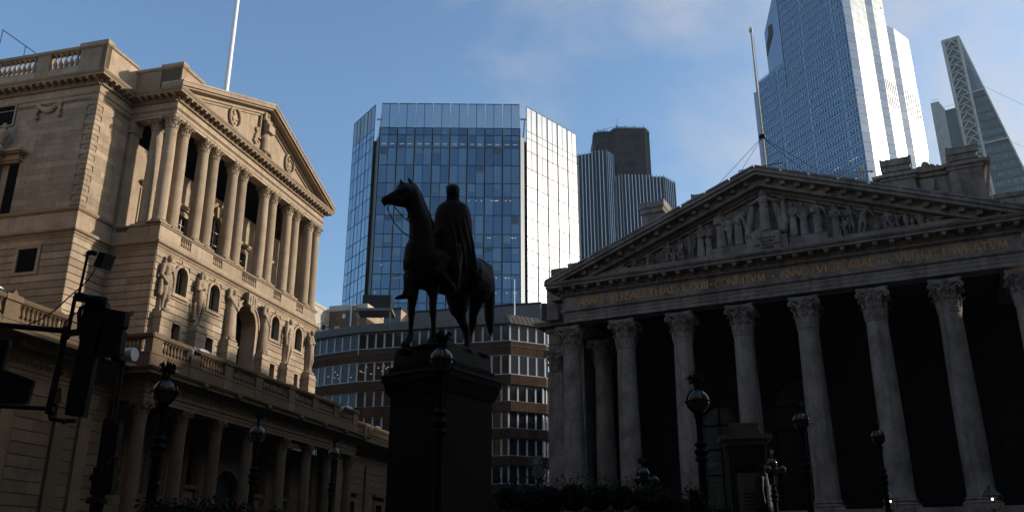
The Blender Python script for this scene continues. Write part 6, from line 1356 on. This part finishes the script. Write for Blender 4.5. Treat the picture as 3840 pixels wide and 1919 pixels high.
# lit square lanterns at the foot of the portico
M_LAMPGL = plain('lantern_glass', (0.1, 0.1, 0.09), rough=.15); M_BULB = emit('lit_bulb', (1.0, .78, .45), 4.0)
def lantern(sx, sy, Y, lab, k=1.0):
    p = atpx(sx, sy, Y); T = Thing('lantern', lab, 'lantern', FW, (p.x, p.y, 0), group='lit lanterns before the portico')
    x, y, z = p; fr = MB()
    for s in ((-1, -1), (1, -1), (1, 1), (-1, 1)): fr.beam((x+s[0]*.11*k, y+s[1]*.11*k, z-.3*k), (x+s[0]*.2*k, y+s[1]*.2*k, z+.1*k), .02, .02); fr.beam((x+s[0]*.2*k, y+s[1]*.2*k, z+.1*k), (x+s[0]*.02, y+s[1]*.02, z+.42*k), .02, .02)
    for zz, w in ((-.3, .11), (.1, .2)): fr.box(x-w*k, x+w*k, y-w*k, y+w*k, z+zz*k, z+zz*k+.02)
    T.part('frame', fr, M_IRON); T.part('post', MB().tube([(x, y, 0), (x, y, z-.3*k)], .05, 8), M_IRON); T.part('bulb', MB().ball((x, y, z+.02), .035*k, 8, 6), M_BULB)
    T.part('roof_panes', MB().add([(x-.19*k, y-.19*k, z+.12*k), (x+.19*k, y-.19*k, z+.12*k), (x+.19*k, y+.19*k, z+.12*k), (x-.19*k, y+.19*k, z+.12*k), (x, y, z+.4*k)], [(0, 1, 4), (1, 2, 4), (2, 3, 4), (3, 0, 4)]), M_LAMPGL)
lantern(3722, 1872, 34, 'square lantern with a lit bulb before the last portico column on the right', 1.25); lantern(3340, 1880, 36, 'square lantern with a lit bulb between the sixth and seventh portico columns', 1.1)

# ------------------------------------------------------------------ traffic signal close on the left
def tpt(px, py, Y=7.5): return atpx(px/1.8386, 700+py/1.8386, Y)
def signal():
    b = tpt(440, 1000); T = Thing('traffic_signal', 'black traffic signal head seen from behind with two hoods, hung from arms at the left', 'traffic light', FW, (b.x, b.y, 0))
    q = [tpt(598, 768), tpt(735, 790), tpt(712, 960), tpt(690, 1060), tpt(655, 1165), tpt(572, 1588), tpt(444, 1570), tpt(470, 1400), tpt(545, 1080), tpt(560, 900)]
    n = len(q); m = MB(); m.add([tuple(v) for v in q]+[tuple(v+Vector((-.02, .12, .01))) for v in q], [tuple(range(n)), tuple(range(2*n-1, n-1, -1))]+[(i, i+n, (i+1) % n+n, (i+1) % n) for i in range(n)]); T.part('signal_body', m, M_DKM)
    def hood(a, b_, c, d, e):
        pts = [tpt(*p) for p in (a, b_, c, d, e)]; m = MB(); n = 5; m.add([tuple(v) for v in pts]+[tuple(v+Vector((0, .1, 0))) for v in pts], [tuple(range(n)), tuple(range(2*n-1, n-1, -1))]+[(i, i+n, (i+1) % n+n, (i+1) % n) for i in range(n)]); T.part('signal_hood', m, M_DKM)
    hood((725, 835), (868, 862), (852, 955), (838, 970), (690, 985)); hood((690, 985), (845, 985), (822, 1148), (660, 1165), (640, 1100))
    T.part('signal_clamp', MB().beam(tpt(470, 1010), tpt(560, 1000), .05, .05).beam(tpt(520, 760), tpt(730, 790), .04, .07).beam(tpt(520, 750), tpt(470, 1000), .025, .025), M_DKM)
    T.part('pipe_loop', MB().tube([tpt(x, y) for x, y in ((600, 822), (560, 835), (545, 870), (548, 940), (540, 990), (480, 1010))], .02, 8), M_DKM)
    T.part('upper_arm', MB().tube([tpt(-260, 915), tpt(0, 952), tpt(440, 992)], .026, 10), M_DKM)
    T.part('drop_post', MB().tube([tpt(455, 965), tpt(400, 1260), tpt(330, 1565)], .029, 10), M_DKM)
    T.part('lower_arm', MB().tube([tpt(-260, 1505), tpt(0, 1510), tpt(335, 1528)], .02, 10).tube([tpt(345, 1560), tpt(350, 1600), tpt(440, 1612), tpt(520, 1612)], .02, 6), M_DKM)
    bl = MB()
    for x, y in ((470, 1030), (462, 1040), (372, 1500), (368, 1560), (440, 1622), (610, 760), (640, 768), (700, 778)): bl.ball(tpt(x, y, 7.45), .02, 8, 6)
    T.part('bolts', bl, M_DKM)
    T.part('mast', MB().tube([Vector((tpt(-400, 1200).x, 7.6, 0)), Vector((tpt(-400, 1200).x, 7.6, 5.2))], .09, 12), M_DKM)
    pts = [tpt(-60, 1045, 7.7), tpt(62, 1060, 7.7), tpt(60, 1090, 7.7), tpt(10, 1255, 7.7), tpt(228, 1330, 7.7), tpt(225, 1350, 7.7), tpt(182, 1490, 7.7), tpt(-60, 1500, 7.7)]; n = 8; m = MB()
    m.add([tuple(v) for v in pts]+[tuple(v+Vector((0, .05, 0))) for v in pts], [tuple(range(n)), tuple(range(2*n-1, n-1, -1))]+[(i, i+n, (i+1) % n+n, (i+1) % n) for i in range(n)])
    T.part('sign_back', m, M_DKM)
    D = Thing('vehicle_detector', 'small boxy detector head on a thin upright above the traffic signal', 'sensor', FW, tuple(tpt(545, 745)))
    D.part('upright', MB().tube([tpt(543, 750), tpt(604, 470)], .013, 8).tube([tpt(520, 745), tpt(570, 745)], .024, 8), M_DKM)
    D.part('knuckle', MB().tube([tpt(600, 462), tpt(630, 452), tpt(660, 462)], .024, 8), M_DKM)
    pts = [tpt(684, 447), tpt(733, 460), tpt(690, 563), tpt(640, 548)]; m = MB(); m.add([tuple(v) for v in pts]+[tuple(v+Vector((.02, .16, .03))) for v in pts], [(0, 1, 2, 3), (7, 6, 5, 4)]+[(i, i+4, (i+1) % 4+4, (i+1) % 4) for i in range(4)]); D.part('detector_box', m, plain('grey_plastic', (.022, .021, .02), rough=.6, spec=.2))
    D.part('cable', MB().tube([tpt(x, y) for x, y in ((655, 560), (650, 580), (610, 640), (560, 690), (480, 755), (380, 850), (280, 915), (190, 952))], .006, 6), M_DKM)
signal()
def dome():
    b = atpx(478, 1330, 12.0); T = Thing('camera_pole', 'slim pole topped by a pale dome camera in front of the bank corner', 'camera pole', FW, (b.x, b.y, 0)); x, y, z = b
    m = MB(); Mx = Matrix.Translation((x-.03, y, z)) @ Matrix.Rotation(R(90), 4, 'Y') @ Matrix.Rotation(R(12), 4, 'X')
    m.lathe(0, 0, [(.0, -.16), (.085, -.15), (.1, -.1), (.1, .13), (.095, .15)], 20, M=Mx); T.part('camera_housing', m, M_ALU)
    T.part('lens_cover', MB().ball((x-.12, y, z-.03), (.11, .1, .09), 14, 10), M_DKM)
    T.part('pole', MB().tube([(x-.05, y, 0), (x-.05, y, z-.05)], .035, 10).box(x-.17, x+.06, y-.06, y+.08, z-1.4, z-.95).box(x-.2, x+.08, y-.06, y+.1, z-1.9, z-1.55).tube([(x-.14, y, 0), (x-.12, y, z-.9)], .07, 10), M_DKM)
    T.part('bands', MB().lathe(x-.12, y, [(.13, z-2.02), (.14, z-1.98), (.13, z-1.94)], 14).lathe(x-.12, y, [(.13, z-1.72), (.14, z-1.68), (.13, z-1.64)], 14), M_DKM)
dome()
# ------------------------------------------------------------------ slim floodlights clipped to the balustrade
def flood(u, y, z, lab):
    T = Thing('balustrade_light', lab, 'floodlight', FB, (u, y, z), group='slim floodlights clipped on the balustrade')
    T.part('mount_ring', MB().lathe(0, 0, [(.2, -.05), (.24, 0), (.2, .05)], 16, M=Matrix.Translation((u, y, z)) @ Matrix.Rotation(R(90), 4, 'Y')), M_ALU)
    T.part('arm', MB().tube([(u, y, z+.1), (u+.4, y-.3, z+.28)], .035, 6), M_ALU)
    T.part('lamp_wing', MB().prism([(-.1, 0), (.15, .12), (.75, .13), (1.3, .02), (.8, -.03), (.1, -.05)], 'y', -.1, .1, M=Matrix.Translation((u+.3, y-.35, z+.22))), M_ALU)
flood(46.3, SF-.2, 14.0, 'slim silver floodlight on the second balustrade pier from the left corner'); flood(68.0, SF-.2, 14.0, 'slim silver floodlight on the balustrade pier near the right end of the projecting bay'); flood(31.6, SB-.3, 14.1, 'slim silver floodlight on the left wing balustrade by the picture edge'); flood(79.4, SB-.3, 14.0, 'slim silver floodlight on the right wing beside the pedestal edge')

M_SOOT = stone('dark_memorial_stone', (0.085, 0.07, 0.058), var=.15, stain=.5)  # plain dark stone tone for cap and panel
# ------------------------------------------------------------------ war memorial pillar with soldier
def memorial():
    p = atpx(2790, 1640, 33); x, y = p.x, p.y; zt = atpx(2770, 1592, 33).z; zc = atpx(2770, 1640, 33).z; F = Frame(100, (x, y)); T = Thing('memorial_pillar', 'stone war memorial pillar with inscribed panel and moulded cap before the exchange', 'memorial', F, (0, 0, 0)); w = .72
    T.part('shaft', MB().box(-w*.92, w*.92, -w*.92, w*.92, 1.2, zc-.3), M_REDK)
    T.part('cap', MB().box(-w*1.05, w*1.05, -w*1.05, w*1.05, zc-.35, zc-.15).box(-w*1.3, w*1.3, -w*1.3, w*1.3, zc-.15, zc+.02).prism([(-w*.85, zc+.02), (w*.85, zc+.02), (w*.62, zt-.1), (-w*.62, zt-.1)], 'y', -w*.7, w*.7).box(-w*.72, w*.72, -w*.72, w*.72, zt-.1, zt), M_SOOT)
    T.part('plinth', MB().box(-1.6, 1.6, -1.2, 1.2, 0, .6).box(-1.2, 1.2, -1, 1, .6, 1.2), M_REDK)
    T.part('inscription_panel', MB().box(-.42, .42, -w*.92-.03, -w*.9, 1.6, zc-1.35), M_SOOT)
    m = MB(); rnd = random.Random(8); z = zc-2.1
    for i in range(16):
        L = rnd.uniform(.22, .36); xx = -L
        while xx < L: ww = rnd.uniform(.03, .09); m.box(xx, xx+ww, -w*.92-.04, -w*.92-.03, z, z+.05); xx += ww+.025
        z -= .13 if i not in (4, 10) else .24
    T.part('engraved_lines', m, M_GRAN, stuff=True)
    q = [('e', (random.uniform(-.4, .4), -w*.93, zc-.85+random.uniform(-.3, .3)), (.12, .07, .12)) for _ in range(34)]+[('e', (0, -w*.95, zc-.85), (.26, .12, .32))]
    T.inst('carved_crest', blob('carved_crest', q, .03, M_REDK, 1), (0, 0, 0))
    # bronze soldier at its side
    s = atpx(2857, 1745, 31.8); zf = s.z-2.15; S = Thing('soldier_statue', 'bronze soldier in a peaked cap standing with a rifle beside the memorial pillar', 'statue', FW, (s.x, s.y, zf-.9))
    M = Matrix.Translation((s.x, s.y, zf)) @ Matrix.Rotation(R(60), 4, 'Z'); k = 2.15/7.6; P = lambda a, b, c: M @ Vector((a*k, b*k, c*k)); q = human(M, 2.15, 3)
    q += [('e', P(0, -.1, 7.5), (.17, .17, .07)), ('e', P(0, -.5, 7.35), (.12, .1, .03)), ('c', P(0, .1, 5.8), .25, P(0, .15, 2.6), .3), ('c', P(0, .0, 6.3), .2, P(0, .1, 5.0), .27)]
    S.inst('soldier', blob('soldier', q, .022, M_BRONZE, 2), (S.b[0], S.b[1], S.b[2]-0)).location = (-S.b[0], -S.b[1], -S.b[2])
    S.part('rifle', MB().tube([P(1.35, -.5, 0), P(1.3, -.5, 5.2)], .03, 6), M_BRONZE); S.part('base', MB().box(s.x-.5, s.x+.5, s.y-.5, s.y+.5, zf-.9, zf+.02), M_GRAN)
    solo('soldier_plinth', MB().box(s.x-.7, s.x+.7, s.y-.7, s.y+.7, 0, zf-.9), M_REDK, 'stone side plinth carrying the bronze soldier', 'plinth', FW, (s.x, s.y, 0))
memorial()
# clock with royal arms on a bracket, far behind the shrubs
def clock():
    p = atpx(2017, 1768, 62); x, y, z = p; T = Thing('street_clock', 'round street clock with white numerals under a carved coat of arms, above the shrubs', 'clock', FW, (x, y, 0)); M = Matrix.Translation((x, y, z)) @ Matrix.Rotation(R(90), 4, 'X')
    T.part('case', MB().lathe(0, 0, [(.0, -.3), (.5, -.28), (.5, .1), (.44, .14)], 28, M=M), M_DKM)
    T.part('dial', MB().lathe(0, 0, [(0.0, .15), (.29, .15), (.3, .16)], 24, M=M), plain('dial_grey', (.05, .052, .056), rough=.6))
    r = MB()
    for k in range(12): a = k*math.pi/6; r.box(-.06, .06, -.2, -.16, .31, .41, M=Matrix.Translation((x, y, z)) @ Matrix.Rotation(a, 4, 'Y'))
    T.part('numerals', r, plain('dull_white_enamel', (.16, .16, .16), rough=.6)); T.part('hands', MB().beam((x, y-.2, z), (x+.18, y-.2, z-.08), .04, .02).beam((x, y-.2, z), (x-.2, y-.2, z+.1), .03, .02), M_DKM)
    q = [('e', (x+random.uniform(-.25, .25), y-.05, z+.75+random.uniform(-.2, .35)), (.1, .08, .1)) for _ in range(24)]; T.inst('coat_of_arms', blob('coat_of_arms', q, .03, M_RE, 0), (x, y, 0)).location = (-x, -y, 0)
    T.part('post', MB().tube([(x, y, 0), (x, y, z-.45)], .1, 10), M_DKM)
clock()

# ------------------------------------------------------------------ shrubs and trees at the bottom edge
def leafmesh(name, pts, n, size, seed):
    rnd = random.Random(seed); mb = MB()
    for _ in range(n):
        c, r = rnd.choice(pts); t, ph = rnd.uniform(0, 6.28), math.acos(rnd.uniform(-1, 1)); q = rnd.uniform(.45, 1.0)
        p = Vector(c)+Vector((r[0]*math.sin(ph)*math.cos(t), r[1]*math.sin(ph)*math.sin(t), r[2]*math.cos(ph)))*q
        a = Vector((rnd.uniform(-1, 1), rnd.uniform(-1, 1), rnd.uniform(-.4, 1))).normalized(); b = a.cross(Vector((rnd.uniform(-1, 1), rnd.uniform(-1, 1), rnd.uniform(-1, 1)))).normalized(); s = size*rnd.uniform(.6, 1.3)
        mb.add([p, p+a*s*.5+b*s*.28, p+a*s*1.1, p+a*s*.5-b*s*.28], [(0, 1, 2, 3)])
    return mb
def shrub(cells, label, seed, n=2600, name='shrub'):
    """cells: source px x, y(top), depth, radius"""
    pts = []
    for sx, sy, Y, r in cells: p = atpx(sx, sy, Y); pts.append(((p.x, p.y, p.z-r*.9), (r*1.15, r, r)))
    cx = sum(p[0][0] for p in pts)/len(pts); cy = sum(p[0][1] for p in pts)/len(pts); T = Thing(name, label, 'shrub', FW, (cx, cy, 0), group='dark shrubs along the bottom edge')
    ext = [((c[0], c[1], c[2]-k*r[2]*1.2), (r[0]*1.05, r[1], r[2])) for c, r in pts for k in (1, 2)]
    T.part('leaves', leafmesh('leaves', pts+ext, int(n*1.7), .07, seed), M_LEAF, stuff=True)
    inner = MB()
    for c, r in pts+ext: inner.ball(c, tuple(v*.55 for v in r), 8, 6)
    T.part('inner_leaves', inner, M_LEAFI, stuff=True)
    tk = MB()
    for c, r in pts: tk.tube([(cx+(c[0]-cx)*.2, cy, 0), (cx+(c[0]-cx)*.7, (cy+c[1])/2, c[2]*.6), (c[0], c[1], c[2])], [.08, .05, .02], 6)
    T.part('stems', tk, M_BARK)
shrub([(1905, 1795, 22, .5), (1985, 1790, 22.5, .6), (2060, 1788, 22, .6)], 'dark shrub mass right beside the monument pedestal below the street clock', 1)
shrub([(2150, 1778, 22, .6), (2240, 1782, 22.6, .6), (2330, 1788, 22.2, .55)], 'dark shrub mass before the first and second portico columns', 2)
shrub([(2410, 1800, 22.5, .5), (2480, 1812, 22, .55), (2540, 1835, 22, .5)], 'dark shrub mass before the third portico column, under the near lamp', 3)
shrub([(2600, 1822, 19, .16), (2612, 1850, 19, .22), (2640, 1880, 19, .25)], 'leafy dark sprig left of the inscribed memorial pillar', 4, 700)
shrub([(590, 1862, 12, .3), (660, 1868, 12.2, .3), (730, 1868, 12, .3)], 'dark shrub left of the bottom, before the fluted bank columns', 5, 1800)
shrub([(800, 1868, 12.5, .28), (870, 1878, 12.4, .28), (950, 1890, 12.6, .28), (1050, 1905, 13, .25)], 'dark low shrub between the second bank lamp and pedestal', 6, 1800)

# ------------------------------------------------------------------ birds
def bird(sx, sy, Y, lab, rot):
    p = atpx(sx, sy, Y); k = Y/115; q = [('c', (-.16*k, 0, 0), .03*k, (.16*k, 0, 0), .05*k), ('c', (.16*k, 0, .0), .035*k, (.24*k, 0, .01*k), .015*k)]
    q += [('c', (0, 0, .02*k), .035*k, (-.03*k, s*.22*k, .12*k), .022*k) for s in (-1, 1)]+[('c', (-.03*k, s*.22*k, .12*k), .022*k, (-.12*k, s*.42*k, .05*k), .008*k) for s in (-1, 1)]
    o = link('bird', blob('bird', q, .012*k, M_DKM, 0)); o.location = p; o.rotation_euler = (.4, .2, rot); setp(o, lab, 'bird', 'birds in flight')
bird(2106, 749, 90, 'small dark bird flying before the bright side of the glass office tower', .8); bird(3302, 32, 120, 'tiny bird near the top edge right of the big skyscraper', 0); bird(3213, 339, 120, 'tiny bird crossing the front edge of the big skyscraper', .5); bird(3450, 440, 120, 'tiny bird just right of the big skyscraper', .3)

# ------------------------------------------------------------------ unseen street canyon around the camera, shaped to shade and bounce light
def canyon(name, lab, heading, base, W, D, H, seed):
    """unseen stone building with window bays, height and tone set to shape the light, standing outside the photograph's field"""
    F = Frame(heading, base); T = Thing(name, lab, 'building', F, (W/2, 0, 0)); w = MB(); nb = max(2, int(W/3.2)); bw = W/nb; nf = int((H-1.5)/4)
    for i in range(nf):
        z = .9+i*4; w.box(0, W, 0, .4, z-.9, z); w.box(0, W, 0, .4, z+2.6, z+3.1)
        for k in range(nb): w.box(k*bw, k*bw+bw*.28, 0, .4, z, z+2.6); w.box((k+1)*bw-bw*.28, (k+1)*bw, 0, .4, z, z+2.6)
    w.box(0, W, 0, .4, .9+nf*4-.9, H); w.box(0, W, .41, D, 0, H)
    T.part('walls', w, M_CAN)
    T.part('window_glass', MB().box(.2, W-.2, .3, .36, .9, nf*4), M_DARK)
    T.part('cornice', MB().sweep([(0, D), (0, 0), (W, 0), (W, D)], [(0, H-1.2), (.2, H-1.1), (.7, H-.8), (.8, H-.5), (.1, H-.4)], depth=.4), M_SCR); T.part('string_course', MB().sweep([(0, D), (0, 0), (W, 0), (W, D)], [(0, 4.6), (.2, 4.7), (.2, 4.95), (0, 5.0)], depth=.3), M_SCR)
canyon('unseen_street_building', 'tall pale street building added behind the camera to shade the street, outside the picture', 315, (25, -40), 72, 20, 40, 1)
canyon('unseen_street_building', 'stone street building added across the southern side of the junction to block sky, outside the picture', 270, (78, -32), 50, 20, 56, 2)
canyon('unseen_street_building', 'stone corner building added right of the exchange to block the sun, outside the picture', 195, (42, 36), 52, 24, 44, 3)
canyon('unseen_street_building', 'pale stone street building added left of the camera to bounce light, outside the picture', 20, (-46, -6), 44, 22, 31, 4)

# ------------------------------------------------------------------ thin winter haze
def haze():
    m = bpy.data.materials.new('haze_air'); m.use_nodes = True; t = m.node_tree; t.nodes.clear(); v = t.nodes.new('ShaderNodeVolumePrincipled'); o = t.nodes.new('ShaderNodeOutputMaterial'); t.links.new(v.outputs[0], o.inputs['Volume'])
    v.inputs['Color'].default_value = (0.86, 0.93, 1.0, 1); v.inputs['Density'].default_value = 0.0001; v.inputs['Anisotropy'].default_value = 0.3
    solo('haze', MB().box(-760, 760, -760, 760, -2.2, 292), m, None, None, kind='stuff')
haze()
